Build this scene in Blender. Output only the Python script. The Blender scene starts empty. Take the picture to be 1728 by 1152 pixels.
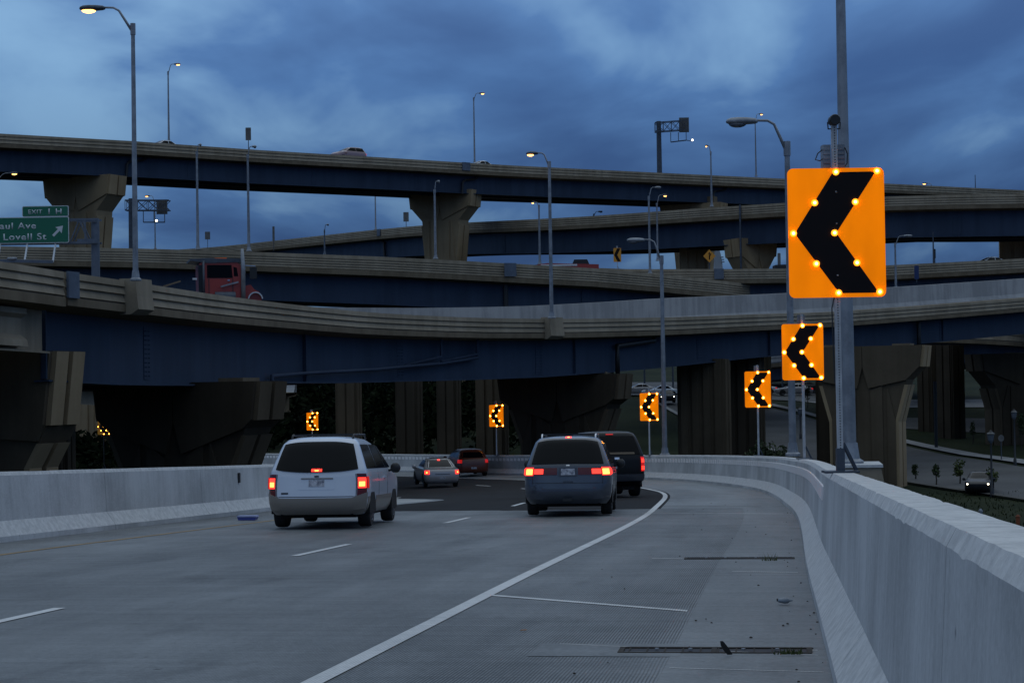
import bpy, bmesh, math, random
from mathutils import Vector, Matrix
random.seed(7)
R = math.radians
scene = bpy.context.scene
COL = scene.collection

# ------------------------------------------------------------------ camera
F_PX, PITCH, ROLL = 3200.0, R(1.32), R(-0.9)
cam_data = bpy.data.cameras.new('camera')
cam = bpy.data.objects.new('camera', cam_data)
COL.objects.link(cam)
cam_data.sensor_width = 36.0
cam_data.lens = F_PX / 1728.0 * 36.0
cam_data.clip_start, cam_data.clip_end = 0.1, 6000
CAM_ROT = Matrix.Rotation(R(90) + PITCH, 3, 'X') @ Matrix.Rotation(ROLL, 3, 'Z')
cam.matrix_world = CAM_ROT.to_4x4()          # the camera stands at the origin
cam_data.dof.use_dof = False
scene.camera = cam

# ------------------------------------------------------------------ sky and light
SKY_GAIN = 1.0
world = bpy.data.worlds.new('World')
scene.world = world
world.use_nodes = True
wt = world.node_tree
wt.nodes.clear()
def wn(t, **k):
    n = wt.nodes.new(t)
    for a, b in k.items(): setattr(n, a, b)
    return n
def wl(a, b): wt.links.new(a, b)
def wmath(op, a, b=None, c=None, clamp=False):
    n = wn('ShaderNodeMath', operation=op, use_clamp=clamp)
    for i, v in enumerate((a, b, c)):
        if v is None: continue
        if isinstance(v, (int, float)): n.inputs[i].default_value = v
        else: wl(v, n.inputs[i])
    return n.outputs[0]
SUN_ELEV, SUN_AZ = R(4), R(200)
tc = wn('ShaderNodeTexCoord')
sep = wn('ShaderNodeSeparateXYZ'); wl(tc.outputs['Generated'], sep.inputs[0])
zc = wmath('MAXIMUM', sep.outputs['Z'], 0.0)
den = wmath('ADD', zc, 0.16)
cx = wmath('DIVIDE', sep.outputs['X'], den)
cy = wmath('DIVIDE', sep.outputs['Y'], den)
comb = wn('ShaderNodeCombineXYZ'); wl(cx, comb.inputs[0]); wl(cy, comb.inputs[1])
def cloud(scale, detail, rough, dist, off, sx=1.0, sy=1.0, rot=0.0):
    m = wn('ShaderNodeMapping'); wl(comb.outputs[0], m.inputs['Vector'])
    m.inputs['Location'].default_value = off
    m.inputs['Rotation'].default_value = (0, 0, rot)
    m.inputs['Scale'].default_value = (sx, sy, 1)
    n = wn('ShaderNodeTexNoise'); wl(m.outputs[0], n.inputs['Vector'])
    n.inputs['Scale'].default_value = scale; n.inputs['Detail'].default_value = detail
    n.inputs['Roughness'].default_value = rough; n.inputs['Distortion'].default_value = dist
    return n.outputs[0]
big = cloud(0.8, 3, 0.5, 0.3, (16.60, 11.20, 0), 1.5, 0.8, 0.5)
mid = cloud(2.0, 5, 0.5, 0.35, (13.80, 17.70, 0), 1.35, 0.8, 0.45)
mix = wmath('ADD', wmath('MULTIPLY', big, 0.55), wmath('MULTIPLY', mid, 0.45))
cl = wn('ShaderNodeMapRange'); wl(mix, cl.inputs['Value'])
cl.inputs['From Min'].default_value = 0.385; cl.inputs['From Max'].default_value = 0.675
cl.interpolation_type = 'SMOOTHSTEP'
hz = wn('ShaderNodeMapRange'); wl(sep.outputs['Z'], hz.inputs['Value'])      # cloud detail dissolves at the horizon
hz.inputs['From Min'].default_value = -0.02; hz.inputs['From Max'].default_value = 0.05
clm = wmath('ADD', 0.25, wmath('MULTIPLY', hz.outputs[0], wmath('SUBTRACT', cl.outputs[0], 0.25)))
ramp = wn('ShaderNodeValToRGB'); wl(clm, ramp.inputs[0])
e = ramp.color_ramp.elements
e[0].position = 0.0; e[0].color = (0.030, 0.073, 0.190, 1)
e[1].position = 1.0; e[1].color = (0.150, 0.275, 0.440, 1)
k = ramp.color_ramp.elements.new(0.5); k.color = (0.056, 0.130, 0.290, 1)
# overcast rule: brighter and greyer towards the zenith
up = wmath('MULTIPLY_ADD', zc, 6.0, 0.55)
lowmix = wn('ShaderNodeMapRange'); wl(zc, lowmix.inputs['Value'])
lowmix.inputs['From Min'].default_value = 0.16; lowmix.inputs['From Max'].default_value = 0.6
grey = wn('ShaderNodeMix', data_type='RGBA'); wl(lowmix.outputs[0], grey.inputs['Factor'])
wl(ramp.outputs[0], grey.inputs['A']); grey.inputs['B'].default_value = (0.087, 0.106, 0.124, 1)
sc_ = wn('ShaderNodeVectorMath', operation='SCALE'); wl(grey.outputs['Result'], sc_.inputs[0]); wl(up, sc_.inputs['Scale'])
bg1 = wn('ShaderNodeBackground'); wl(sc_.outputs[0], bg1.inputs['Color']); bg1.inputs['Strength'].default_value = SKY_GAIN
sky = wn('ShaderNodeTexSky', sky_type='NISHITA', sun_disc=False)
sky.sun_elevation = SUN_ELEV; sky.sun_rotation = SUN_AZ; sky.air_density = 1.4; sky.ozone_density = 3.0
bg2 = wn('ShaderNodeBackground'); wl(sky.outputs[0], bg2.inputs['Color']); bg2.inputs['Strength'].default_value = 0.05
ms = wn('ShaderNodeMixShader'); ms.inputs[0].default_value = 0.06
wl(bg1.outputs[0], ms.inputs[1]); wl(bg2.outputs[0], ms.inputs[2])
wout = wn('ShaderNodeOutputWorld'); wl(ms.outputs[0], wout.inputs['Surface'])

sun_d = bpy.data.lights.new('sun', 'SUN'); sun_d.energy = 0.16; sun_d.angle = R(70); sun_d.color = (1.0, 0.96, 0.91)
sun = bpy.data.objects.new('sun', sun_d); COL.objects.link(sun)
sun.rotation_euler = (R(42), 0, R(180) - SUN_AZ + R(180))

scene.view_settings.view_transform = 'Standard'
scene.view_settings.look = 'None'
scene.view_settings.exposure = 0.0
scene.view_settings.gamma = 1.0
scene.view_settings.use_curve_mapping = False
scene.render.engine = 'CYCLES'
scene.cycles.use_denoising = True
scene.cycles.max_bounces = 5
scene.cycles.sample_clamp_indirect = 3.0

# ------------------------------------------------------------------ measuring
def P(px, py, d):
    """point seen at photo pixel (px, py) at distance d ahead"""
    v = CAM_ROT @ Vector(((px - 864) / F_PX, -(py - 576) / F_PX, -1.0))
    return v * (d / v.y)
def lerp(a, b, t): return a + (b - a) * t
def interp(xs, ys, x):
    if x <= xs[0]: return ys[0] + (ys[1] - ys[0]) / (xs[1] - xs[0]) * (x - xs[0])
    for i in range(len(xs) - 1):
        if x <= xs[i + 1]:
            return lerp(ys[i], ys[i + 1], (x - xs[i]) / (xs[i + 1] - xs[i]))
    return ys[-1] + (ys[-1] - ys[-2]) / (xs[-1] - xs[-2]) * (x - xs[-1])
def interp_c(xs, ys, x):      # clamped
    return interp(xs, ys, min(max(x, xs[0]), xs[-1]))
def catmull(pts, step):
    """smooth curve through points (tuples of any length), resampled at about step metres"""
    n = len(pts); out = []
    for i in range(n - 1):
        p0 = pts[max(i - 1, 0)]; p1 = pts[i]; p2 = pts[i + 1]; p3 = pts[min(i + 2, n - 1)]
        L = math.dist(p1[:3], p2[:3]); m = max(1, int(L / step))
        for j in range(m):
            t = j / m; t2 = t * t; t3 = t2 * t
            out.append(tuple(0.5 * (2 * b + (c - a) * t + (2 * a - 5 * b + 4 * c - d) * t2 + (3 * b - a - 3 * c + d) * t3)
                             for a, b, c, d in zip(p0, p1, p2, p3)))
    out.append(tuple(pts[-1]))
    return out

# ------------------------------------------------------------------ objects
def tag(o, label=None, cat=None, group=None, kind=None):
    if label: o['label'] = label
    if cat: o['category'] = cat
    if group: o['group'] = group
    if kind: o['kind'] = kind
    return o
def thing(name, label, cat, loc=(0, 0, 0), rotz=0.0, group=None):
    o = bpy.data.objects.new(name, None); COL.objects.link(o)
    o.location = loc; o.rotation_euler = (0, 0, rotz)
    o.empty_display_size = 0.3
    return tag(o, label, cat, group)
def link(name, mesh, parent=None, loc=None):
    o = bpy.data.objects.new(name, mesh); COL.objects.link(o)
    if parent is not None: o.parent = parent
    if loc is not None: o.location = loc
    return o
class MB:
    def __init__(self): self.v = []; self.f = []; self.uv = None
    def add(self, vs, fs):
        b = len(self.v)
        self.v += [tuple(x) for x in vs]
        self.f += [tuple(b + i for i in q) for q in fs]
    def box(self, x0, x1, y0, y1, z0, z1, M=None):
        vs = [Vector((x, y, z)) for z in (z0, z1) for y in (y0, y1) for x in (x0, x1)]
        if M is not None: vs = [M @ v for v in vs]
        self.add(vs, [(0, 2, 3, 1), (4, 5, 7, 6), (0, 1, 5, 4), (2, 6, 7, 3), (0, 4, 6, 2), (1, 3, 7, 5)])
        return self
    def bar(self, a, b, w, h=None):
        """rectangular bar from a to b"""
        a = Vector(a); b = Vector(b); h = h or w
        d = (b - a).normalized()
        s = d.cross(Vector((0, 0, 1)))
        if s.length < 1e-4: s = Vector((1, 0, 0))
        s.normalize(); u = s.cross(d).normalized()
        vs = [p + s * i * w / 2 + u * j * h / 2 for p in (a, b) for (i, j) in ((-1, -1), (1, -1), (1, 1), (-1, 1))]
        self.add(vs, [(3, 2, 1, 0), (4, 5, 6, 7), (0, 1, 5, 4), (1, 2, 6, 5), (2, 3, 7, 6), (3, 0, 4, 7)])
        return self
    def tube(self, pts, rad, n=10, caps=True):
        pts = [Vector(p) for p in pts]
        if not isinstance(rad, (list, tuple)): rad = [rad] * len(pts)
        rings = []; ref = None
        for i, p in enumerate(pts):
            d = (pts[min(i + 1, len(pts) - 1)] - pts[max(i - 1, 0)]).normalized()
            if ref is None:
                ref = d.cross(Vector((0, 0, 1)))
                if ref.length < 1e-3: ref = Vector((1, 0, 0))
            s = (ref - d * ref.dot(d)).normalized(); ref = s
            u = d.cross(s)
            rings.append([p + (s * math.cos(2 * math.pi * k / n) + u * math.sin(2 * math.pi * k / n)) * rad[i] for k in range(n)])
        self.loft(rings, caps)
        return self
    def loft(self, rings, caps=True, closed=True):
        n = len(rings[0]); vs = [p for r in rings for p in r]; fs = []
        for i in range(len(rings) - 1):
            for k in range(n if closed else n - 1):
                a = i * n + k; b = i * n + (k + 1) % n
                fs.append((a, b, b + n, a + n))
        if caps:
            fs.append(tuple(range(n - 1, -1, -1)))
            fs.append(tuple((len(rings) - 1) * n + k for k in range(n)))
        self.add(vs, fs); return self
    def prism(self, poly, axis0, axis1, ext, origin=(0, 0, 0)):
        """extrude a 2-D polygon (in axes axis0, axis1) along vector ext"""
        o = Vector(origin); a = Vector(axis0); b = Vector(axis1); ext = Vector(ext)
        r0 = [o + a * x + b * y for x, y in poly]; r1 = [p + ext for p in r0]
        self.loft([r0, r1], True); return self
    def build(self, name, material, parent=None, smooth=False, loc=None, auto=None):
        me = bpy.data.meshes.new(name)
        me.from_pydata(self.v, [], self.f)
        bm = bmesh.new(); bm.from_mesh(me)
        bmesh.ops.recalc_face_normals(bm, faces=bm.faces); bm.to_mesh(me); bm.free()
        if self.uv is not None:
            lay = me.uv_layers.new(name='uv')
            for lp in me.loops: lay.data[lp.index].uv = self.uv[lp.vertex_index]
        if material is not None: me.materials.append(material)
        if smooth:
            for p in me.polygons: p.use_smooth = True
            if auto is not None:
                me.set_sharp_from_angle(angle=R(auto))
        return link(name, me, parent, loc)
def copy_tree(o, parent=None):
    c = o.copy(); COL.objects.link(c)
    if parent is not None: c.parent = parent
    for ch in list(o.children): copy_tree(ch, c)
    return c

# ------------------------------------------------------------------ materials
def new_mat(name):
    m = bpy.data.materials.new(name); m.use_nodes = True
    nt = m.node_tree; b = nt.nodes['Principled BSDF']
    return m, nt, b
def simple(name, col, rough=0.5, metal=0.0, emit=None, strength=0.0, spec=0.5, coat=0.0):
    m, nt, b = new_mat(name)
    b.inputs['Base Color'].default_value = (*col, 1); b.inputs['Roughness'].default_value = rough
    b.inputs['Metallic'].default_value = metal; b.inputs['Specular IOR Level'].default_value = spec
    b.inputs['Coat Weight'].default_value = coat; b.inputs['Coat Roughness'].default_value = 0.06
    if emit:
        b.inputs['Emission Color'].default_value = (*emit, 1); b.inputs['Emission Strength'].default_value = strength
    return m
def worn(name, c0, c1, rough=0.85, scale=1.0, streak=0.0, fine=12.0, fine_amt=0.25, bump=0.0, spot=None, metal=0.0, streak_amt=0.5, spec=0.3):
    """weathered surface: two tones mixed by patches, fine grain and optional vertical streaks, in world space"""
    m, nt, b = new_mat(name)
    N = nt.nodes; L = nt.links
    geo = N.new('ShaderNodeNewGeometry')
    def noise(sc, det, vec, rg=0.6):
        n = N.new('ShaderNodeTexNoise'); n.inputs['Scale'].default_value = sc; n.inputs['Detail'].default_value = det
        n.inputs['Roughness'].default_value = rg
        L.new(vec, n.inputs['Vector']); return n.outputs[0]
    def mr(v, a, b_, c=0.0, d=1.0):
        n = N.new('ShaderNodeMapRange'); L.new(v, n.inputs['Value'])
        for i, x in zip(('From Min', 'From Max', 'To Min', 'To Max'), (a, b_, c, d)): n.inputs[i].default_value = x
        return n.outputs[0]
    def add(a, b_, op='ADD'):
        n = N.new('ShaderNodeMath'); n.operation = op
        for i, v in enumerate((a, b_)):
            if isinstance(v, float): n.inputs[i].default_value = v
            else: L.new(v, n.inputs[i])
        return n.outputs[0]
    patch = mr(noise(scale, 5, geo.outputs['Position']), 0.36, 0.64)
    grain = noise(fine, 6, geo.outputs['Position'], 0.7)
    fac = add(patch, add(mr(grain, 0.3, 0.7, -0.5, 0.5), fine_amt * 2, 'MULTIPLY'))
    if streak > 0:
        mp = N.new('ShaderNodeMapping'); mp.inputs['Scale'].default_value = (streak, streak, streak * 0.07)
        L.new(geo.outputs['Position'], mp.inputs['Vector'])
        st = mr(noise(1.0, 4, mp.outputs[0]), 0.35, 0.65, -streak_amt, streak_amt)
        sn = N.new('ShaderNodeSeparateXYZ'); L.new(geo.outputs['Normal'], sn.inputs[0])
        ab = N.new('ShaderNodeMath'); ab.operation = 'ABSOLUTE'; L.new(sn.outputs['Z'], ab.inputs[0])
        st = add(st, mr(ab.outputs[0], 0.3, 0.8, 1.0, 0.0), 'MULTIPLY')     # run-off marks only on upright faces
        fac = add(fac, st)
    mx = N.new('ShaderNodeMix'); mx.data_type = 'RGBA'; mx.clamp_factor = True
    L.new(fac, mx.inputs['Factor']); mx.inputs['A'].default_value = (*c0, 1); mx.inputs['B'].default_value = (*c1, 1)
    col = mx.outputs['Result']
    if spot:
        sp = mr(noise(spot[0], 3, geo.outputs['Position'], 0.5), spot[1], spot[1] + 0.06)
        m2 = N.new('ShaderNodeMix'); m2.data_type = 'RGBA'
        L.new(sp, m2.inputs['Factor']); L.new(col, m2.inputs['A']); m2.inputs['B'].default_value = (*spot[2], 1)
        col = m2.outputs['Result']
    L.new(col, b.inputs['Base Color'])
    b.inputs['Roughness'].default_value = rough; b.inputs['Metallic'].default_value = metal
    b.inputs['Specular IOR Level'].default_value = spec
    if bump > 0:
        bp = N.new('ShaderNodeBump'); bp.inputs['Strength'].default_value = 0.6; bp.inputs['Distance'].default_value = bump
        L.new(grain, bp.inputs['Height']); L.new(bp.outputs[0], b.inputs['Normal'])
    return m

def deck_mat(name, c0, c1, groove, gap_scale=46.0, rough=0.62, spec=0.35):
    """concrete or asphalt roadway; uv = (metres across, metres along), grooves run along the lane"""
    m, nt, b = new_mat(name); N = nt.nodes; L = nt.links
    uv = N.new('ShaderNodeUVMap'); uv.uv_map = 'uv'
    def noise(sc, det, sx, sy, rg=0.6):
        mp = N.new('ShaderNodeMapping'); mp.inputs['Scale'].default_value = (sx, sy, 1)
        L.new(uv.outputs[0], mp.inputs['Vector'])
        n = N.new('ShaderNodeTexNoise'); n.inputs['Scale'].default_value = sc; n.inputs['Detail'].default_value = det
        n.inputs['Roughness'].default_value = rg; L.new(mp.outputs[0], n.inputs['Vector']); return n.outputs[0]
    def mth(op, a, b_=None):
        n = N.new('ShaderNodeMath'); n.operation = op
        for i, v in enumerate((a, b_)):
            if v is None: continue
            if isinstance(v, (int, float)): n.inputs[i].default_value = v
            else: L.new(v, n.inputs[i])
        return n.outputs[0]
    def mr(v, a, b_, c=0.0, d=1.0):
        n = N.new('ShaderNodeMapRange'); L.new(v, n.inputs['Value'])
        for i, x in zip(('From Min', 'From Max', 'To Min', 'To Max'), (a, b_, c, d)): n.inputs[i].default_value = x
        return n.outputs[0]
    patch = mr(noise(0.35, 6, 1.0, 0.35, 0.68), 0.35, 0.65)
    wear = mr(noise(1.0, 4, 0.9, 0.06), 0.35, 0.65)      # long wheel-track streaks
    cross = mr(noise(1.0, 4, 0.25, 5.0), 0.35, 0.65)     # brushed across
    grain = noise(22, 6, 1, 1, 0.75)
    fac = mth('ADD', mth('MULTIPLY', patch, 0.42), mth('ADD', mth('MULTIPLY', wear, 0.36), mth('MULTIPLY', cross, 0.22)))
    fac = mth('ADD', fac, mr(grain, 0.3, 0.7, -0.32, 0.32))
    mx = N.new('ShaderNodeMix'); mx.data_type = 'RGBA'
    L.new(fac, mx.inputs['Factor']); mx.inputs['A'].default_value = (*c0, 1); mx.inputs['B'].default_value = (*c1, 1)
    col = mx.outputs['Result']
    def over(fac_, col_):
        nonlocal col
        q = N.new('ShaderNodeMix'); q.data_type = 'RGBA'; L.new(fac_, q.inputs['Factor']); L.new(col, q.inputs['A']); q.inputs['B'].default_value = (*col_, 1)
        col = q.outputs['Result']
    over(mr(noise(1.0, 5, 1.1, 0.5, 0.65), 0.57, 0.70, 0, 0.5), tuple(x * 0.55 for x in c0))        # oil and tyre stains
    over(mr(noise(1.0, 3, 0.5, 26.0, 0.5), 0.62, 0.70, 0, 0.40), tuple(min(1, x * 1.35) for x in c1))  # pale brushed ridges
    over(mr(noise(9.0, 2, 1, 1, 0.5), 0.73, 0.76, 0, 0.8), tuple(x * 0.35 for x in c0))               # specks
    bp = N.new('ShaderNodeBump'); bp.inputs['Strength'].default_value = 0.5; bp.inputs['Distance'].default_value = 0.004
    h = grain
    if groove > 0:
        sx = N.new('ShaderNodeSeparateXYZ'); L.new(uv.outputs[0], sx.inputs[0])
        wob = mth('MULTIPLY', mth('SUBTRACT', noise(1.0, 2, 1.5, 0.8), 0.5), 0.02)
        s = mth('SINE', mth('MULTIPLY', mth('ADD', sx.outputs[0], wob), gap_scale * 2 * math.pi))
        g = mr(s, -0.1, 0.75)
        amt = mr(noise(0.8, 5, 0.7, 0.4, 0.65), 0.35, 0.65, groove * 0.30, groove)
        m2 = N.new('ShaderNodeMix'); m2.data_type = 'RGBA'
        L.new(mth('MULTIPLY', g, amt), m2.inputs['Factor'])
        L.new(col, m2.inputs['A']); m2.inputs['B'].default_value = (c0[0] * 0.12, c0[1] * 0.12, c0[2] * 0.12, 1)
        col = m2.outputs['Result']
        h = mth('SUBTRACT', mth('MULTIPLY', grain, 0.4), g)
    L.new(h, bp.inputs['Height']); L.new(bp.outputs[0], b.inputs['Normal'])
    L.new(col, b.inputs['Base Color'])
    b.inputs['Roughness'].default_value = rough; b.inputs['Specular IOR Level'].default_value = spec
    return m

M = {}
M['barrier'] = worn('barrier_concrete', (0.36, 0.365, 0.37), (0.56, 0.565, 0.57), 0.8, 0.5, streak=11.0, fine=30, fine_amt=0.30, bump=0.003, spot=(7.0, 0.72, (0.2, 0.2, 0.205)), streak_amt=0.16)
M['barrier_lip'] = worn('barrier_lip', (0.46, 0.465, 0.47), (0.62, 0.62, 0.62), 0.8, 9.0, fine=50, fine_amt=0.4, bump=0.004)  # paler barrier tone that carries skylight on top and toe slope
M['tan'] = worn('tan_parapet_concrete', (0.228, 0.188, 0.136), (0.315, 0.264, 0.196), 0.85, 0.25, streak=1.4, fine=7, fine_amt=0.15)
M['pier_mid'] = worn('half_shaded_pier_concrete', (0.080, 0.062, 0.042), (0.118, 0.092, 0.063), 0.95, 0.2, streak=1.2, fine=6, fine_amt=0.15, streak_amt=0.3, spec=0.1)  # pier concrete partly darkened, some of the ramp's shade in its colour
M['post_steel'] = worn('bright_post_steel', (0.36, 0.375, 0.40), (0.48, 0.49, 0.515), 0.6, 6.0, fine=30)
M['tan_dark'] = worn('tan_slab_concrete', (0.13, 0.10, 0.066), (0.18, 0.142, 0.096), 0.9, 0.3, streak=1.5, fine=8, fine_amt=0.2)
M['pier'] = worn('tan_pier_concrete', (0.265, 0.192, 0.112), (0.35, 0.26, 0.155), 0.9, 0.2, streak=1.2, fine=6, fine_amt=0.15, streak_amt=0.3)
M['pier_shaded'] = worn('shaded_pier_concrete', (0.046, 0.0365, 0.026), (0.068, 0.054, 0.039), 0.95, 0.2, streak=1.2, fine=6, fine_amt=0.15, streak_amt=0.3, spec=0.1)  # pier concrete darkened: under-ramp shade put into the colour
M['pale_conc'] = worn('pale_deck_concrete', (0.27, 0.275, 0.285), (0.37, 0.375, 0.385), 0.8, 0.3, streak=2.0, fine=10, fine_amt=0.2)
M['blue'] = worn('blue_girder_paint', (0.026, 0.041, 0.071), (0.036, 0.055, 0.093), 0.6, 0.15, streak=1.0, fine=5, fine_amt=0.1, spec=0.2)
M['blue_plate'] = worn('blue_grey_plate', (0.085, 0.105, 0.14), (0.12, 0.145, 0.19), 0.5, 1.0, fine=8)
M['galv'] = worn('galvanised_steel', (0.20, 0.215, 0.24), (0.30, 0.32, 0.35), 0.45, 3.0, streak=3.0, fine=20, fine_amt=0.2, metal=0.35)
M['galv_dark'] = worn('dull_steel', (0.055, 0.065, 0.085), (0.085, 0.10, 0.125), 0.5, 3.0, fine=15, metal=0.3)
M['black_metal'] = simple('black_paint', (0.012, 0.013, 0.015), 0.5)
M['rubber'] = simple('rubber', (0.012, 0.012, 0.013), 0.8)
M['glass'] = simple('tinted_glass', (0.003, 0.0035, 0.005), 0.06, spec=0.13)
M['under'] = simple('underbody', (0.006, 0.006, 0.007), 0.9)
M['lane_white'] = deck_mat('road_paint_white', (0.46, 0.47, 0.48), (0.80, 0.80, 0.80), 0.40)
M['lane_yellow'] = worn('road_paint_yellow', (0.20, 0.13, 0.045), (0.34, 0.20, 0.05), 0.6, 2.0, fine=25, fine_amt=0.5)
M['conc_road'] = deck_mat('tined_concrete', (0.074, 0.083, 0.091), (0.270, 0.286, 0.300), 1.0)
M['conc_smooth'] = deck_mat('broomed_concrete', (0.082, 0.091, 0.098), (0.245, 0.261, 0.275), 0.0)
M['apron'] = worn('pale_gore_concrete', (0.27, 0.28, 0.285), (0.40, 0.41, 0.415), 0.8, 0.5, fine=10)
M['asphalt'] = deck_mat('asphalt', (0.011, 0.011, 0.012), (0.022, 0.022, 0.024), 0.0, rough=0.9, spec=0.15)
M['grass'] = worn('short_grass', (0.010, 0.016, 0.006), (0.026, 0.032, 0.014), 0.95, 0.08, fine=3.0, fine_amt=0.5, bump=0.05, spec=0.1, spot=(0.25, 0.66, (0.024, 0.024, 0.014)))
M['street'] = worn('street_concrete', (0.052, 0.053, 0.056), (0.080, 0.082, 0.085), 0.75, 0.2, fine=3, fine_amt=0.2)
M['walk'] = worn('sidewalk_concrete', (0.20, 0.20, 0.205), (0.29, 0.29, 0.295), 0.85, 0.5, fine=4)
M['gravel'] = worn('bare_gravel', (0.060, 0.058, 0.056), (0.10, 0.097, 0.093), 0.95, 0.15, fine=3, fine_amt=0.4)
M['amber'] = simple('amber_sheeting', (0.90, 0.25, 0.0), 0.6, emit=(1.0, 0.215, 0.0), strength=0.62, spec=0.1)  # sheeting glows in place of headlights it would throw back
def uneven_amber_glow(m):  # uneven strength for the sheeting's added glow
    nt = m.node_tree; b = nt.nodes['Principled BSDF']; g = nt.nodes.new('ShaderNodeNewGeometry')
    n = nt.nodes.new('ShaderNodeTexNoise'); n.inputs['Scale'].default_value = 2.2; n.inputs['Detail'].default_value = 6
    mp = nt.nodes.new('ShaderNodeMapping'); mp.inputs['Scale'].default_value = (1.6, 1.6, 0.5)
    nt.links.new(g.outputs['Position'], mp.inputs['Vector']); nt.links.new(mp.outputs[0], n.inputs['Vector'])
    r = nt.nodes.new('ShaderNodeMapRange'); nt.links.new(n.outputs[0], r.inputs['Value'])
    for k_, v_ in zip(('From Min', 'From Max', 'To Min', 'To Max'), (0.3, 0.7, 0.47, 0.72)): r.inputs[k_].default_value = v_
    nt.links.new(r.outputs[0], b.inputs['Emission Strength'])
uneven_amber_glow(M['amber'])
M['amber_dull'] = simple('amber_sheeting_unlit', (0.55, 0.25, 0.02), 0.45, emit=(1.0, 0.30, 0.01), strength=0.012)  # keeps a trace of the sheeting's added glow
M['sign_black'] = simple('sign_black', (0.010, 0.007, 0.007), 0.5, spec=0.15)
M['led'] = simple('amber_led', (1.0, 0.6, 0.15), 0.3, emit=(1.0, 0.40, 0.045), strength=34.0)
M['led_halo'] = simple('amber_led_halo', (1.0, 0.4, 0.05), 0.4, emit=(1.0, 0.30, 0.01), strength=2.2)  # glowing disc painted in as the halo round each led
M['sodium'] = simple('sodium_lamp', (1.0, 0.6, 0.3), 0.3, emit=(1.0, 0.44, 0.11), strength=5.5)
M['lens_off'] = simple('lamp_lens_unlit', (0.10, 0.115, 0.14), 0.25)
M['white_light'] = simple('white_lamp', (1, 1, 0.9), 0.3, emit=(1.0, 0.90, 0.68), strength=7.0)
M['brake'] = simple('brake_lens_lit', (0.5, 0.01, 0.01), 0.25, emit=(1.0, 0.035, 0.02), strength=2.6)
M['brake_hot'] = simple('brake_bulb_lit', (1.0, 0.3, 0.1), 0.25, emit=(1.0, 0.22, 0.03), strength=8.0)
M['tail'] = simple('tail_lens_lit', (0.4, 0.01, 0.01), 0.25, emit=(1.0, 0.02, 0.015), strength=0.35)
M['red_lens'] = simple('red_lens_dark', (0.10, 0.006, 0.006), 0.2)
M['green_sign'] = simple('green_sign_sheeting', (0.003, 0.125, 0.070), 0.5)
M['sign_white'] = simple('sign_white', (0.55, 0.58, 0.62), 0.5)
M['plate_grey'] = worn('sign_back_aluminium', (0.10, 0.10, 0.10), (0.15, 0.15, 0.15), 0.6, 2.0)
M['reflector'] = simple('white_reflector', (0.88, 0.86, 0.85), 0.35, emit=(1.0, 0.82, 0.7), strength=0.0)
M['plate'] = worn('licence_plate', (0.12, 0.13, 0.17), (0.5, 0.5, 0.55), 0.5, 14.0, fine=60, fine_amt=0.2)
M['rust'] = worn('rusty_grate', (0.02, 0.016, 0.013), (0.05, 0.04, 0.032), 0.8, 6.0, fine=40)
M['leaf'] = worn('leaf_green', (0.020, 0.032, 0.012), (0.040, 0.058, 0.020), 0.8, 1.5, fine=8, fine_amt=0.4)
M['leaf_light'] = worn('leaf_light_green', (0.045, 0.062, 0.016), (0.075, 0.092, 0.028), 0.8, 1.5, fine=8, fine_amt=0.4)
M['bark'] = worn('bark', (0.03, 0.025, 0.02), (0.06, 0.05, 0.04), 0.9, 4.0)
# ================================================================== terrain
def smooth(a, b, x):
    t = min(max((x - a) / (b - a), 0.0), 1.0); return t * t * (3 - 2 * t)
def ground_z(X, Y):
    z = interp_c([0, 100, 147, 180, 213, 260, 320, 420, 700], [-7, -7.0, -6.0, -4.3, -2.4, -0.6, 2.2, 7.0, 9.0], Y)
    z -= 2.6 * smooth(-16, -42, X) * smooth(120, 150, Y) * (1 - smooth(200, 240, Y))
    if Y > 130: z += 0.18 * math.sin(X * 0.11 + 1.3) * math.sin(Y * 0.09) * smooth(130, 160, Y)
    return z
def on_ground(px, py, dz=0.0):
    lo, hi = 20.0, 600.0
    for _ in range(60):
        m = (lo + hi) / 2; p = P(px, py, m)
        if p.z > ground_z(p.x, p.y): lo = m
        else: hi = m
    p = P(px, py, lo); return Vector((p.x, p.y, ground_z(p.x, p.y) + dz))
def grid_sheet(name, fn, nu, nv, mat, parent=None, kind=None, smooth_=True, uvfn=None):
    mb = MB(); mb.v = [tuple(fn(i / nu, j / nv)) for j in range(nv + 1) for i in range(nu + 1)]
    mb.f = [(j * (nu + 1) + i, j * (nu + 1) + i + 1, (j + 1) * (nu + 1) + i + 1, (j + 1) * (nu + 1) + i) for j in range(nv) for i in range(nu)]
    if uvfn: mb.uv = [uvfn(i / nu, j / nv) for j in range(nv + 1) for i in range(nu + 1)]
    o = mb.build(name, mat, parent, smooth_)
    for p in o.data.polygons[:1]:
        if p.normal.z < 0: o.data.flip_normals()
    if kind: o['kind'] = kind
    return o
def warp(t): return (t - 0.5) * 2
grid_sheet('ground', lambda u, v: (warp(u) * (150 + 1350 * abs(warp(u)) ** 2.5), -60 + 760 * v + 1500 * max(0, v - 0.8) * v, ground_z(warp(u) * (150 + 1350 * abs(warp(u)) ** 2.5), -60 + 760 * v)),
           110, 150, M['grass'], kind='structure')

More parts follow.
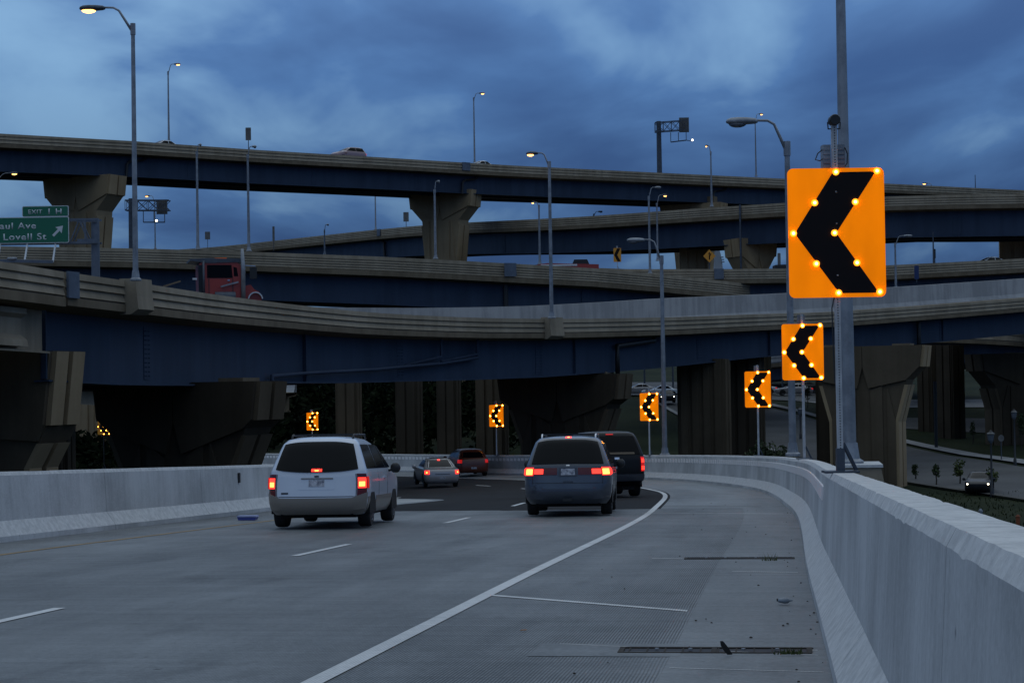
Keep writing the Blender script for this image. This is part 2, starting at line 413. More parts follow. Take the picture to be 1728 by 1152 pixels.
def ribbon(name, lineA, lineB, mat, dz, n=60, m=4, kind='structure', parent=None):
    """a paved strip draped on the ground between two photo-measured edges"""
    A = [on_ground(*p) for p in lineA]; B = [on_ground(*p) for p in lineB]
    A = catmull([tuple(a) for a in A], 2.0); B = catmull([tuple(b) for b in B], 2.0)
    def at(L, t):
        f = t * (len(L) - 1); i = min(int(f), len(L) - 2); return Vector(L[i]).lerp(Vector(L[i + 1]), f - i)
    def fn(u, v):
        p = at(A, v).lerp(at(B, v), u); return (p.x, p.y, ground_z(p.x, p.y) + dz)
    return grid_sheet(name, fn, m, n, mat, kind=kind, parent=parent)
ribbon('street', [(1085, 675), (1150, 700), (1250, 738), (1330, 766), (1505, 809), (1728, 843), (1900, 868)],
       [(1110, 664), (1190, 670), (1300, 690), (1390, 714), (1505, 748), (1728, 790), (1900, 820)], M['street'], 0.10, n=90, m=8)
ribbon('sidewalk', [(1190, 667), (1300, 686), (1390, 709.5), (1505, 743.5), (1728, 785), (1900, 815)],
       [(1195, 664.5), (1300, 682), (1390, 704.5), (1505, 737.5), (1728, 778), (1900, 808)], M['walk'], 0.14, n=80, m=3)
ribbon('sidewalk', [(1105, 680), (1151, 706), (1250, 744), (1330, 772)], [(1105, 677), (1151, 701), (1250, 739.5), (1330, 768)], M['walk'], 0.16, n=40, m=3)
ribbon('kerb', [(1330, 771), (1505, 812), (1728, 847), (1900, 871)], [(1330, 769), (1505, 809.5), (1728, 843.5), (1900, 868)], M['gravel'], 0.16, n=60, m=3)
ribbon('plaza', [(1490, 722), (1600, 728), (1750, 735)], [(1490, 706), (1600, 706), (1750, 708)], M['gravel'], 0.07, n=20, m=10)
ribbon('far_road', [(1290, 672), (1440, 687), (1600, 688), (1800, 686)], [(1290, 662), (1440, 674), (1600, 675), (1800, 672)], M['walk'], 0.08, n=30, m=8)
ribbon('parking_lot', [(1060, 668), (1190, 668), (1300, 676), (1440, 680)], [(1060, 646), (1190, 646), (1300, 650), (1440, 655)], M['street'], 0.12, n=30, m=14)

# ================================================================== the ramp we stand on
KP = catmull([(-5.6, -45), (-2.2, -20), (0.61, 0), (3.1, 17.9), (6.25, 41), (8.0, 64), (6.1, 85.5), (-1.2, 107), (-14.2, 131), (-30, 152), (-54, 172), (-84, 188)], 0.5)
KS = [0.0]
for a, b in zip(KP, KP[1:]): KS.append(KS[-1] + math.dist(a, b))
s_zero = min(zip(KP, KS), key=lambda t: abs(t[0][1]))[1]
KS = [s - s_zero for s in KS]
ZS = ([-60, 0, 41, 64, 85, 108, 136, 160, 185, 240], [0.79, -1.31, -2.75, -3.56, -4.27, -4.97, -5.57, -6.0, -6.3, -6.6])
def K(s):
    i = 0
    lo, hi = 0, len(KS) - 2
    while lo < hi:
        mi = (lo + hi + 1) // 2
        if KS[mi] <= s: lo = mi
        else: hi = mi - 1
    i = lo
    t = (s - KS[i]) / (KS[i + 1] - KS[i])
    a, b = Vector(KP[i]), Vector(KP[i + 1])
    j0, j1 = max(i - 4, 0), min(i + 5, len(KP) - 1)
    tg = (Vector(KP[j1]) - Vector(KP[j0])).normalized()
    return a.lerp(b, t), tg
def superel(s): return interp_c([48, 80], [0.0, 0.03], s)
def road(s, off, dz=0.0):
    p, t = K(s)
    return Vector((p.x - t.y * off, p.y + t.x * off, interp(ZS[0], ZS[1], s) - superel(s) * max(0, off - 0.3) + dz))
def heading(s):
    t = K(s)[1]; return math.atan2(t.y, t.x) - math.pi / 2
def sheet(name, o0, o1, s0, s1, dz, mat, ds=1.0, m=3, kind=None, parent=None, z_edge=None):
    f0 = o0 if callable(o0) else (lambda s: o0); f1 = o1 if callable(o1) else (lambda s: o1)
    n = max(1, int((s1 - s0) / ds))
    return grid_sheet(name, lambda u, v: road(lerp(s0, s1, v), lerp(f0(lerp(s0, s1, v)), f1(lerp(s0, s1, v)), u), dz), m, n, mat, kind=kind, parent=parent,
                      uvfn=lambda u, v: (lerp(f0(lerp(s0, s1, v)), f1(lerp(s0, s1, v)), u), lerp(s0, s1, v)))
LT = ([-60, 20, 45, 55, 62, 70, 80, 95, 200], [12.5, 12.5, 12.2, 12.2, 12.35, 13.0, 14.5, 15.0, 15.0])   # left toe
road_o = sheet('roadway', 0.2, lambda s: interp_c(LT[0], LT[1], s) + 0.4, -14, 152, 0.0, M['conc_road'], 0.75, 10, kind='structure')
sheet('gutter_strip', 0.2, 1.31, -14, 120, 0.002, M['conc_smooth'], 0.75, 2, parent=road_o)
sheet('shoulder_slab', lambda s: 0.2, 3.12, 42.3, 151, 0.003, M['conc_smooth'], 0.75, 4, parent=road_o)
AL = ([42.2, 48, 52.5, 54.5, 55.8, 57, 59, 62, 66, 78], [10.15, 9.85, 9.62, 9.62, 9.80, 10.2, 10.9, 11.7, 12.6, 13.8])
sheet('asphalt_lane', 3.12, lambda s: interp_c(AL[0], AL[1], s), 42.2, 151, 0.004, M['asphalt'], 0.4, 6, parent=road_o)
sheet('gore_apron', lambda s: interp_c(AL[0], AL[1], s) + 0.002, 12.0, 42.4, 69, 0.0048, M['apron'], 0.4, 4, parent=road_o)
sheet('gore_edge', lambda s: interp_c(AL[0], AL[1], s) + 0.004, lambda s: interp_c(AL[0], AL[1], s) + 0.32, 42.4, 70, 0.0055, M['conc_smooth'], 0.4, 1, parent=road_o)
# markings
sheet('edge_line', 3.195, 3.325, -12, 150, 0.0065, M['lane_white'], 0.75, 1, parent=road_o)
sheet('yellow_line', lambda s: interp_c([0, 26, 42], [10.95, 10.85, 10.3], s), lambda s: interp_c([0, 26, 42], [11.05, 10.95, 10.4], s), -12, 42, 0.0045, M['lane_yellow'], 0.75, 1, parent=road_o)
for k in range(-2, 12):
    s0 = 23.5 + 10.9 * k
    sheet('lane_dash', 6.70, 6.81, s0, s0 + 3.0, 0.0065, M['lane_white'], 0.6, 1, parent=road_o)
def cross_mark(name, pA, pB, w, mat, dz=0.0045):
    """thin strip across the deck between two photo points"""
    def on_road(px, py):
        best = None
        for d10 in range(60, 1200):
            d = d10 / 10; p = P(px, py, d)
            z = -1.31 - 0.035 * d * 1.0
            if p.z <= z: return d
        return d
    a = P(*pA, on_road(*pA)); b = P(*pB, on_road(*pB))
    def so(p):   # station and offset of a point
        best = min(range(len(KP)), key=lambda i: (KP[i][0] - p.x) ** 2 + (KP[i][1] - p.y) ** 2)
        s = KS[best]; c, t = K(s); d = Vector((p.x - c.x, p.y - c.y))
        return s + d.dot(t), -(d.x * t.y - d.y * t.x)
    (sa, oa), (sb, ob) = so(a), so(b)
    return grid_sheet(name, lambda u, v: road(lerp(sa, sb, v) + (u - 0.5) * w, lerp(oa, ob, v), dz), 1, 8, mat, parent=road_o,
                      uvfn=lambda u, v: (lerp(oa, ob, v), sa + u * w))
cross_mark('cross_line', (815, 1005.5), (1160, 1031.5), 0.14, M['lane_white'])
cross_mark('joint_line', (1083, 865), (1322, 865.5), 0.10, M['lane_white'])
cross_mark('joint_line', (1235, 964), (1346, 965.5), 0.05, M['lane_white'])
cross_mark('joint_line', (1130, 1130.5), (1390, 1134), 0.018, M['lane_white'])
cross_mark('joint_line', (1345, 1097.5), (1380, 1098), 0.03, M['lane_white'])
cross_mark('joint_line', (945, 1088), (1380, 1107), 0.016, M['barrier_lip'])
cross_mark('joint_line', (1100, 942.5), (1160, 943), 0.06, M['barrier_lip'])
cross_mark('expansion_joint', (846, 862), (1085, 858), 0.16, M['rust'], 0.007)
cross_mark('joint_seal', (1120, 853.5), (1285, 853), 0.07, M['rust'], 0.007)
# smooth patches of concrete round the drains
sheet('drain_surround', 1.25, 2.22, 11.95, 12.75, 0.0035, M['conc_smooth'], 0.4, 2, parent=road_o)

def deck_edge():
    mb = MB(); n = 110
    for off_fn, sgn in ((lambda s: -0.16, -1), (lambda s: interp_c(LT[0], LT[1], s) + 0.42, 1)):
        rings = []
        for i in range(n + 1):
            s = lerp(-14, 152, i / n); o = off_fn(s)
            rings.append([road(s, o, -0.02), road(s, o, -0.75), road(s, o - sgn * 1.6, -0.75), road(s, o - sgn * 1.6, -0.06)])
        mb.loft(rings, True, True)
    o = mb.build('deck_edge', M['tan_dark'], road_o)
deck_edge()

# ------------------------------------------------------------------ concrete safety barriers, panel by panel
PROF = [(0.325, -0.05), (0.325, 0.085), (0.165, 0.315), (0.125, 1.015), (0.095, 1.07), (-0.10, 1.07), (-0.125, 1.05), (-0.145, -0.05)]
jr = random.Random(3)
def barrier_panels(root, pos, cuts, mat):
    for a, b in zip(cuts, cuts[1:]):
        n = max(2, int((b - a) / (0.12 if a < 24 else 0.6))); rings = []
        for i in range(n + 1):
            s = lerp(a + 0.006, b - 0.006, i / n)
            j = 0.0022 if 0 < i < n else 0.0      # worn, slightly chipped arrises
            rings.append([pos(s, u + jr.uniform(-j, j) * (z > 1.0), z + jr.uniform(-j, j) * 0.6 * (z > 0.2) - (0.009 * (jr.random() > 0.97) if z > 1.0 and j else 0)) for u, z in PROF])
        o = MB().loft(rings).build('barrier_panel', mat, root)
        o.data.materials.append(M['barrier_lip'])      # paler top and toe slope: skylight painted into the concrete
        for p in o.data.polygons:
            if abs(p.normal.z) > 0.25 and len(p.vertices) == 4: p.material_index = 1
rb = thing('concrete_barrier', 'long concrete safety barrier curving along the right shoulder with a row of white reflectors', 'barrier', road(10, 0))
inv = rb.location.copy()
cuts = [-3, 1.2, 5.6, 10.4, 15.6, 20.2, 26.1, 32.0, 38.0]
while cuts[-1] < 144: cuts.append(cuts[-1] + 5.9)
barrier_panels(rb, lambda s, u, z: road(s, u, z) - inv, cuts, M['barrier'])
# reflectors along the inner face
ref_mb = MB(); ref_mb.box(-0.165, 0.165, -0.012, 0.004, -0.075, 0.075)
ref0 = None
s = 20.6
while s < 147:
    o = link('reflector_panel', ref0.data, rb) if ref0 else ref_mb.build('reflector_panel', M['reflector'], rb)
    ref0 = ref0 or o
    p = road(s, 0.138, 0.83) - inv
    o.location = p; o.rotation_euler = (R(-3.0), R(1.8), heading(s) + math.pi / 2 + math.pi)
    s += 0.52 if s > 24 else 0.36
# left barrier
lb = thing('concrete_barrier', 'pale concrete safety barrier along the left side of the ramp behind the white minivan', 'barrier', road(30, 12.6))
inv2 = lb.location.copy()
def lpos(s, u, z):
    c = interp_c(LT[0], LT[1], s) + 0.325
    return road(s, c - u, z) - inv2
barrier_panels(lb, lpos, [8, 14, 20, 26, 32.4, 38.2, 39.9, 44, 50, 56, 62, 68, 74, 80, 86, 92], M['barrier'])
pl = MB().box(-0.05, 0.05, -0.02, 0.02, -0.11, 0.11).build('marker_plate', M['black_metal'], lb)
pl.location = lpos(41.2, 0.158, 0.80); pl.rotation_euler = (0, 0, heading(41.2) + math.pi / 2)
# ================================================================== elevated ramps
def ramp_path(pts, step=4.0):
    """pts: (px, py of near parapet top, distance, [rise of the far edge]); returns samples (pos, tangent, away, rise)"""
    raw = [(*P(p[0], p[1], p[2]), p[3] if len(p) > 3 else 0.0) for p in pts]
    c = catmull(raw, step); out = []
    for i, q in enumerate(c):
        a = Vector(c[max(i - 1, 0)][:3]); b = Vector(c[min(i + 1, len(c) - 1)][:3])
        t = b - a; t.z = 0; t.normalize()
        n = Vector((-t.y, t.x, 0))
        if n.dot(Vector((q[0], q[1], 0))) < 0: n = -n
        out.append((Vector(q[:3]), t, n, q[3]))
    return out
def sweep(path, prof, W):
    """prof: list of (u across from near face, z from near parapet top); rise is shared over width W"""
    return [[q[0] + q[2] * u + Vector((0, 0, z + q[3] * u / W)) for u, z in prof] for q in path]
def outer_profile(h, bands, tooth=0.038):
    """ribbed outer face of a parapet: a plain top band and sawtooth courses below"""
    pr = [(0.0, 0.0)]
    top = h * 0.26
    pr += [(-0.03, -top), (0.05, -top - 0.03)]
    z = top + 0.03; step = (h - z) / bands
    for b in range(bands):
        pr += [(0.03, -z - step * 0.12), (-tooth, -z - step * 0.80), (0.05, -z - step * 0.9), (0.05, -z - step)]
        z += step
    return pr
def build_ramp(label, cat, path, W, par_h, slab, gdepth, inset=1.0, ng=3, bands=2, par_mat='tan', inner_mat='pale_conc', girder_mat='blue',
               fascia_u=-0.05, flange=0.28, far_extra=0.0, split_parapets=None, gdepth_fn=None, group=None, name='highway_ramp'):
    root = thing(name, label, cat, path[len(path) // 2][0] - Vector((0, 0, par_h + slab)), 0, group)
    o = root.location
    def put(mb, nm, mat, sm=False):
        mb.v = [tuple(Vector(v) - o) for v in mb.v]
        return mb.build(nm, mat, root, sm)
    inner = [(0.42, -par_h), (0.36, -par_h + 0.12), (0.27, -par_h + 0.32), (0.22, 0.0)]
    prof = outer_profile(par_h, bands) + [(0.05, -par_h - 0.0)] + inner
    put(MB().loft(sweep(path, prof, W)), 'near_parapet', M[par_mat])
    far = [(W - u, z) for u, z in reversed(inner)] + [(W - 0.05, -par_h), (W, 0.0)]
    far = [(W - 0.42, -par_h), (W - 0.36, -par_h + 0.12), (W - 0.27, -par_h + 0.32), (W - 0.22, far_extra), (W, far_extra), (W, -par_h)]
    put(MB().loft(sweep(path, far, W)), 'far_parapet', M[inner_mat])
    sl = [(fascia_u, -par_h - 0.005), (W + 0.05, -par_h - 0.005), (W + 0.05, -par_h - slab), (W - inset, -par_h - slab - 0.12), (inset, -par_h - slab - 0.12), (fascia_u, -par_h - slab)]
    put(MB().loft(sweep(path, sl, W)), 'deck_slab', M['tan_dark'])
    for g in range(ng):
        u = inset + (W - 2 * inset) * g / (ng - 1)
        rings = []
        for q in path:
            gd = gdepth_fn(q[0]) if gdepth_fn else gdepth
            z0 = -par_h - slab - 0.125; z1 = z0 - gd; f = flange
            pr = [(u - 0.03, z0), (u + 0.03, z0), (u + 0.03, z1 + 0.06), (u + f, z1 + 0.06), (u + f, z1), (u - f, z1), (u - f, z1 + 0.06), (u - 0.03, z1 + 0.06)]
            rings.append(sweep([q], pr, W)[0])
        put(MB().loft(rings), 'girder', M[girder_mat])
    return root
def path_at_px(path, px):
    """sample of a path whose near edge shows at photo column px"""
    best = None
    for q in path:
        v = CAM_ROT.inverted() @ q[0]
        x = 864 + v.x / -v.z * F_PX
        if best is None or abs(x - px) < best[0]: best = (abs(x - px), q)
    return best[1]
def local_box(root, q, u0, u1, w0, w1, z0, z1, name, mat):
    """box set in the frame of a path sample: u away, w along, z up"""
    mb = MB(); vs = []
    for z in (z0, z1):
        for w in (w0, w1):
            for u in (u0, u1): vs.append(q[0] + q[2] * u + q[1] * w + Vector((0, 0, z)) - root.location)
    mb.add(vs, [(0, 2, 3, 1), (4, 5, 7, 6), (0, 1, 5, 4), (2, 6, 7, 3), (0, 4, 6, 2), (1, 3, 7, 5)])
    return mb.build(name, mat, root)
def stiffeners(root, path, par_h, slab, gd, inset, every=2, w=0.04, name='web_stiffener', gfn=None):
    mb = MB()
    for q in path[::every]:
        z0 = -par_h - slab - 0.13; z1 = z0 - (gfn(q[0]) if gfn else gd) + 0.07
        vs = [q[0] + q[2] * u + q[1] * t + Vector((0, 0, z)) - root.location for z in (z0, z1) for t in (-w, w) for u in (inset - 0.2, inset - 0.032)]
        mb.add(vs, [(0, 2, 3, 1), (4, 5, 7, 6), (0, 1, 5, 4), (2, 6, 7, 3), (0, 4, 6, 2), (1, 3, 7, 5)])
    o = mb.build(name, M['blue'], root); o['kind'] = 'stuff'; return o

# --- nearest ramp, curving over our road
A_PTS = [(112, 459, 60, -.25), (226, 475.5, 64, -.25), (350, 495, 72, -.25), (480, 512, 82, -.25), (600, 525, 89.5, -.2), (700, 531.5, 95, -.05), (820, 536.5, 100.5, .1), (930, 538, 105, .16),
         (1118, 535.5, 114, .25), (1280, 530, 124, .45), (1440, 524, 136, .72), (1728, 503, 150, .72), (1950, 484, 160, .72), (2300, 452, 173, .72)]
A = ramp_path(A_PTS, 3.0)
def a_gd(p): return interp_c([60, 75, 105, 125, 150], [2.25, 2.3, 2.05, 1.70, 1.72], p.y)
A_W = 10.0
ra = build_ramp('nearest curved overpass ramp with blue girders sweeping low across the road', 'overpass', A, A_W, 0.80, 0.26, 2.2, inset=0.95, ng=3, bands=2, gdepth_fn=a_gd, far_extra=0.82, name='overpass_ramp')
stiffeners(ra, A, 0.80, 0.26, 2.2, 0.95, every=7, gfn=a_gd)
q = path_at_px(A, 118)
local_box(ra, q, -0.14, -0.06, -0.1, 0.55, -0.82, 0.02, 'joint_cover', M['blue_plate'])
for px in (232, 933):
    q = path_at_px(A, px); s_ = 0.62
    mb = MB()
    prof = [(-0.16, -1.12), (-0.45, -0.95), (-0.40, -0.52), (-0.36, 0.08), (0.24, 0.08), (0.24, -1.12)]
    mb.loft([[q[0] + q[2] * u + q[1] * w + Vector((0, 0, z)) - ra.location for u, z in prof] for w in (-s_, s_)])
    mb.build('lamp_pedestal', M['tan'], ra)
# drain pipes on the near girder
def a_pt(px, u, dz):
    q = path_at_px(A, px); return q[0] + q[2] * u + Vector((0, 0, dz)) - ra.location
def pipe(root, pts, r, name='drain_pipe', mat='blue'):
    return MB().tube(pts, r, 8).build(name, M[mat], root, True)
pipe(ra, [a_pt(478, 0.62, -3.75), a_pt(478, 0.62, -3.25), a_pt(490, 0.62, -3.12), a_pt(560, .62, -2.95), a_pt(640, .62, -2.72), a_pt(740, .62, -2.40), a_pt(800, .62, -2.1), a_pt(845, .62, -1.75), a_pt(868, .62, -1.35), a_pt(872, .6, -1.1)], 0.085, mat='blue')
pipe(ra, [a_pt(705, .6, -2.5), a_pt(730, .6, -2.05), a_pt(745, .6, -1.7), a_pt(748, .6, -1.1)], 0.07)
pipe(ra, [a_pt(770, .6, -2.3), a_pt(795, .6, -1.9), a_pt(808, .6, -1.6), a_pt(811, .6, -1.1)], 0.07)
pipe(ra, [a_pt(1100, .6, -1.15), a_pt(1098, .6, -1.4), a_pt(1075, .6, -1.6), a_pt(1071, .6, -2.2), a_pt(1070, .6, -3.3)], 0.14, mat='black_metal')
pipe(ra, [a_pt(1572, .6, -1.15), a_pt(1570, .6, -1.3), a_pt(1552, .6, -1.5), a_pt(1548, .6, -2.2), a_pt(1546, .6, -3.6)], 0.16, mat='black_metal')

# its approach span at far left, on concrete girders
A2 = ramp_path([(-420, 380, 44, .2), (-220, 410, 49, .2), (0, 441, 55.6, .2), (108, 458.6, 59.8, .2)], 2.0)
ra2 = build_ramp('short end span of the nearest ramp on tan concrete girders at far left', 'overpass', A2, A_W, 0.80, 0.30, 1.35, inset=0.8, ng=4, bands=2, girder_mat='tan', flange=0.30, name='overpass_span')
# heavier concrete girder flanges with a flared foot
mb = MB(); rings = []
for q_ in A2[:-1]:
    pr = [(0.45, -1.25), (0.45, -1.42), (0.62, -1.55), (0.66, -2.05), (0.44, -2.22), (0.40, -2.42), (1.15, -2.42), (1.15, -1.25)]
    rings.append([x - ra2.location for x in sweep([q_], pr, A_W)[0]])
mb.loft(rings).build('edge_girder', M['tan'], ra2)

def splice(root, path, px, par_h, slab, gd, inset, w=0.30):
    q = path_at_px(path, px); z0 = -par_h - slab - 0.30; z1 = -par_h - slab - gd
    o = local_box(root, q, inset - 0.055, inset - 0.030, -w, w, z1, z0, 'splice_plate', M['blue'])
    mb = MB()
    for sx in (-.75, -.35, .35, .75):
        z = z1 + .12
        while z < z0 - .1:
            c = q[0] + q[2] * (inset - .058) + q[1] * (sx * w) + Vector((0, 0, z)) - root.location
            mb.tube([c, c - q[2] * .025], .022, 6); z += .16
    b = mb.build('splice_bolt', M['blue'], root); b['kind'] = 'stuff'
for px, gd in ((296, 2.2), (700, 2.05), (900, 2.0), (1190, 1.65), (1620, 1.7)): splice(ra, A, px, 0.80, 0.26, gd, 0.95)

# --- second ramp, level behind it
B = ramp_path([(-260, 409, 161), (0, 415.5, 160), (220, 419, 159), (440, 425.5, 158), (640, 433, 158.5), (860, 444.5, 160), (1000, 452.5, 165), (1120, 463.5, 172), (1220, 474, 178), (1340, 489, 186), (1500, 510, 197), (1728, 540, 215)], 5.0)
rbm = build_ramp('long ramp with a ribbed tan parapet running level behind the nearest ramp', 'overpass', B, 10.5, 1.18, 0.42, 2.25, inset=1.1, ng=4, bands=4, inner_mat='tan', name='overpass_ramp')
q = path_at_px(B, 880); local_box(rbm, q, -0.16, -0.06, -0.55, 0.55, -1.1, 0.03, 'joint_cover', M['blue_plate'])
q = path_at_px(B, 861)
MB().tube([q[0] + q[2] * .85 + Vector((0, 0, z)) - rbm.location for z in (-1.75, -2.6, -4.0)], [0.2, 0.2, 0.2], 8).build('drain_pipe', M['black_metal'], rbm)

# --- top ramp against the sky
C = ramp_path([(-300, 205, 168), (0, 225.5, 184), (220, 238, 196), (440, 253.5, 208), (640, 265.5, 220), (860, 279, 233), (1080, 290, 248), (1330, 302, 264), (1500, 310, 278), (1728, 321, 298), (1900, 327, 312)], 6.0)
rc = build_ramp('highest flyover ramp crossing the whole sky at the top of the interchange', 'overpass', C, 9.5, 1.0, 0.35, 2.15, inset=1.1, ng=3, bands=2, inner_mat='tan', name='flyover_ramp')
q = path_at_px(C, 818); local_box(rc, q, -0.16, -0.06, -0.6, 0.6, -0.95, 0.03, 'joint_cover', M['blue_plate'])
for px in (205, 797, 1212):
    q = path_at_px(C, px)
    MB().tube([q[0] + q[2] * .8 + q[1] * w + Vector((0, 0, z)) - rc.location for w, z in ((2.6, -1.45), (2.2, -1.75), (0.6, -1.95), (0.15, -2.3), (0.0, -3.7))], 0.14, 6).build('drain_pipe', M['black_metal'], rc)

# --- third ramp climbing from left behind the flyover pier to the right
E = ramp_path([(260, 424, 325), (370, 416, 312), (460, 406.5, 298), (640, 387, 270), (752, 377.5, 250), (880, 371, 229), (1000, 364.5, 216), (1170, 352.5, 204), (1330, 342, 195), (1500, 331.5, 188), (1728, 327, 185), (1900, 324, 186)], 6.0)
re_ = build_ramp('middle ramp rising toward the right under the highest flyover', 'overpass', E, 9.5, 1.0, 0.38, 2.55, inset=1.1, ng=3, bands=3, inner_mat='tan', name='flyover_ramp')
q = path_at_px(E, 646); local_box(re_, q, -0.16, -0.06, -0.5, 0.5, -0.95, 0.03, 'joint_cover', M['blue_plate'])
q = path_at_px(E, 661)
MB().tube([q[0] + q[2] * .8 + q[1] * w + Vector((0, 0, z)) - re_.location for w, z in ((-1.5, -1.3), (-.2, -1.9), (0, -3.8))], 0.2, 6).build('drain_pipe', M['black_metal'], re_)
q = path_at_px(E, 1252)
MB().tube([q[0] + q[2] * -.15 + Vector((0, 0, z)) - re_.location for z in (0.1, -1.6, -4.6, -8)], 0.11, 6).build('drain_pipe', M['galv_dark'], re_)

# --- straight ramp branching off at right
D = ramp_path([(980, 451, 181), (1060, 454, 180.5), (1213, 454, 180), (1330, 453, 180), (1500, 447.5, 181), (1728, 436, 184), (1900, 428, 187)], 6.0)
rd = build_ramp('straight ramp with horizontal ribbed parapet just above the nearest ramp at right', 'overpass', D, 9.0, 1.0, 0.36, 2.1, inset=1.0, ng=3, bands=3, inner_mat='tan', name='overpass_ramp')
q = path_at_px(D, 1213); local_box(rd, q, -0.16, -0.06, -0.45, 0.45, -0.95, 0.03, 'joint_cover', M['blue_plate'])

# --- low ramps beyond and below the nearest one
G = ramp_path([(1235, 609, 262), (1300, 601, 248), (1450, 586, 225), (1600, 570, 205)], 6.0)
rg = build_ramp('pale low ramp seen far off beneath the nearest ramp', 'overpass', G, 9.0, 0.95, 0.5, 1.5, inset=1.0, ng=3, bands=1, par_mat='pale_conc', name='overpass_ramp')
Fp = ramp_path([(1500, 560, 190), (1600, 558, 176), (1700, 561, 165), (1800, 568, 157), (1950, 580, 148)], 5.0)
rf = build_ramp('low ramp with dark blue girder curving in at the right edge under the nearest ramp', 'overpass', Fp, 9.0, 0.8, 0.3, 1.7, inset=1.0, ng=3, bands=1, name='overpass_ramp')
H = ramp_path([(-200, 618, 118), (60, 629, 116), (250, 641, 114), (395, 648, 112), (420, 649, 112)], 5.0)
rh = build_ramp('low concrete ramp glimpsed under the nearest ramp at left', 'overpass', H, 9.0, 0.55, 0.2, 0.9, inset=1.2, ng=3, bands=1, par_mat='tan', girder_mat='tan', name='overpass_ramp')

for root_, path_, ph, sl_, gd, ins, pxs in ((rbm, B, 1.18, .42, 2.2, 1.1, (150, 620, 1010)), (rc, C, 1.0, .35, 2.1, 1.1, (70, 330, 560, 690, 960, 1120)), (re_, E, 1.0, .38, 2.5, 1.1, (840, 1060, 1580)), (rd, D, 1.0, .36, 2.0, 1.0, (1600,))):
    for px in pxs: splice(root_, path_, px, ph, sl_, gd, ins, .4)

# ================================================================== piers
def pier(label, ctr, top_z, W, rotz, T=2.2, he=1.7, hs=1.6, wc=4.6, wb=4.2, hf=2.0, hv=None, base=None, bearings=2, bearing_h=0.6, mat='pier_shaded', name='hammerhead_pier', cat='bridge pier', shaft_ribs=True):
    """hammerhead pier: cap axis along local x; ctr = (x, y); the cap's faces stop at a shallow V of depth hv"""
    gz = ground_z(ctr[0], ctr[1]) if base is None else base
    root = thing(name, label, cat, (ctr[0], ctr[1], gz), rotz)
    h = top_z - gz
    lean = 0.12 * he
    a, b, c = W / 2, wc / 2, wb / 2
    z1, z2 = h - he, h - he - hs
    z3 = z2 - hf
    hv = hv or hs
    body = [(-a, h), (-a + lean, z1), (-b, z2), (-c, z3), (-c, -1.0), (c, -1.0), (c, z3), (b, z2), (a - lean, z1), (a, h)]
    MB().prism(body, (1, 0, 0), (0, 0, 1), (0, T, 0), (0, -T / 2, 0)).build('cap_and_shaft', M[mat], root)
    p = 0.20
    zv = z1 - hv
    for sy in (-1, 1):     # raised face panels either side of a wedge-shaped recess
        y = sy * T / 2
        for sx in (-1, 1):
            def edge(z): return interp([z3, z2, z1, h], [c, b, a - lean, a], z)
            poly = [(sx * 0.015, h - 0.02), (sx * 0.02, zv + hv * 0.95), (sx * 0.36, zv + 0.05), (sx * (a - lean - .03), z1), (sx * (a - .02), h - 0.02)]
            if hs < 1.0:
                poly = [(sx * 0.015, h - 0.02), (sx * 0.02, zv + hv * 0.95), (sx * 0.36, zv + 0.05), (sx * (b - .03), z2 - 0.02), (sx * (a - lean - .03), z1), (sx * (a - .02), h - 0.02)]
            MB().prism(poly, (1, 0, 0), (0, 0, 1), (0, sy * p, 0), (0, y - sy * 0.01, 0)).build('cap_face', M[mat], root)
            if shaft_ribs:
                zr = zv - 0.12
                MB().prism([(sx * 0.46, zr), (sx * c * .60, lerp(zr, z2, .5)), (sx * c * .60, -1.0), (sx * 0.50, -1.0)], (1, 0, 0), (0, 0, 1), (0, sy * 0.12, 0), (0, y - sy * 0.01, 0)).build('shaft_rib', M[mat], root)
                MB().prism([(sx * c * .74, lerp(zr, z2, .6)), (sx * (c - .03), z2 - hf * .95), (sx * (c - .03), -1.0), (sx * c * .74, -1.0)], (1, 0, 0), (0, 0, 1), (0, sy * 0.12, 0), (0, y - sy * 0.01, 0)).build('shaft_rib', M[mat], root)
    rm = M['pier_mid' if mat == 'pier_shaded' else 'pier']
    for sx in (-1, 1):     # twin ribs down the end of the cap and of the shaft
        for sy in (-1, 1):
            y0, y1 = sorted((sy * 0.12, sy * (T / 2 + 0.02)))
            def rib(pts):
                MB().loft([[(sx * (x - .06), y0, z), (sx * (x + .16), y0, z), (sx * (x + .16), y1, z), (sx * (x - .06), y1, z)] for x, z in pts]).build('end_rib', rm, root)
            rib([(a, h - 0.02), (a - lean, z1 - 0.02)])
            rib([(lerp(b, c, 0.12), z2 - hf * 0.12), (c, z3), (c, -1.0)])
    for k in range(bearings):
        x = (-0.5 + k / max(1, bearings - 1)) * W * 0.62 if bearings > 1 else 0
        MB().box(x - 0.55, x + 0.55, -0.6, 0.6, h + 0.002, h + bearing_h).build('bearing', M['tan_dark'], root)
    return root
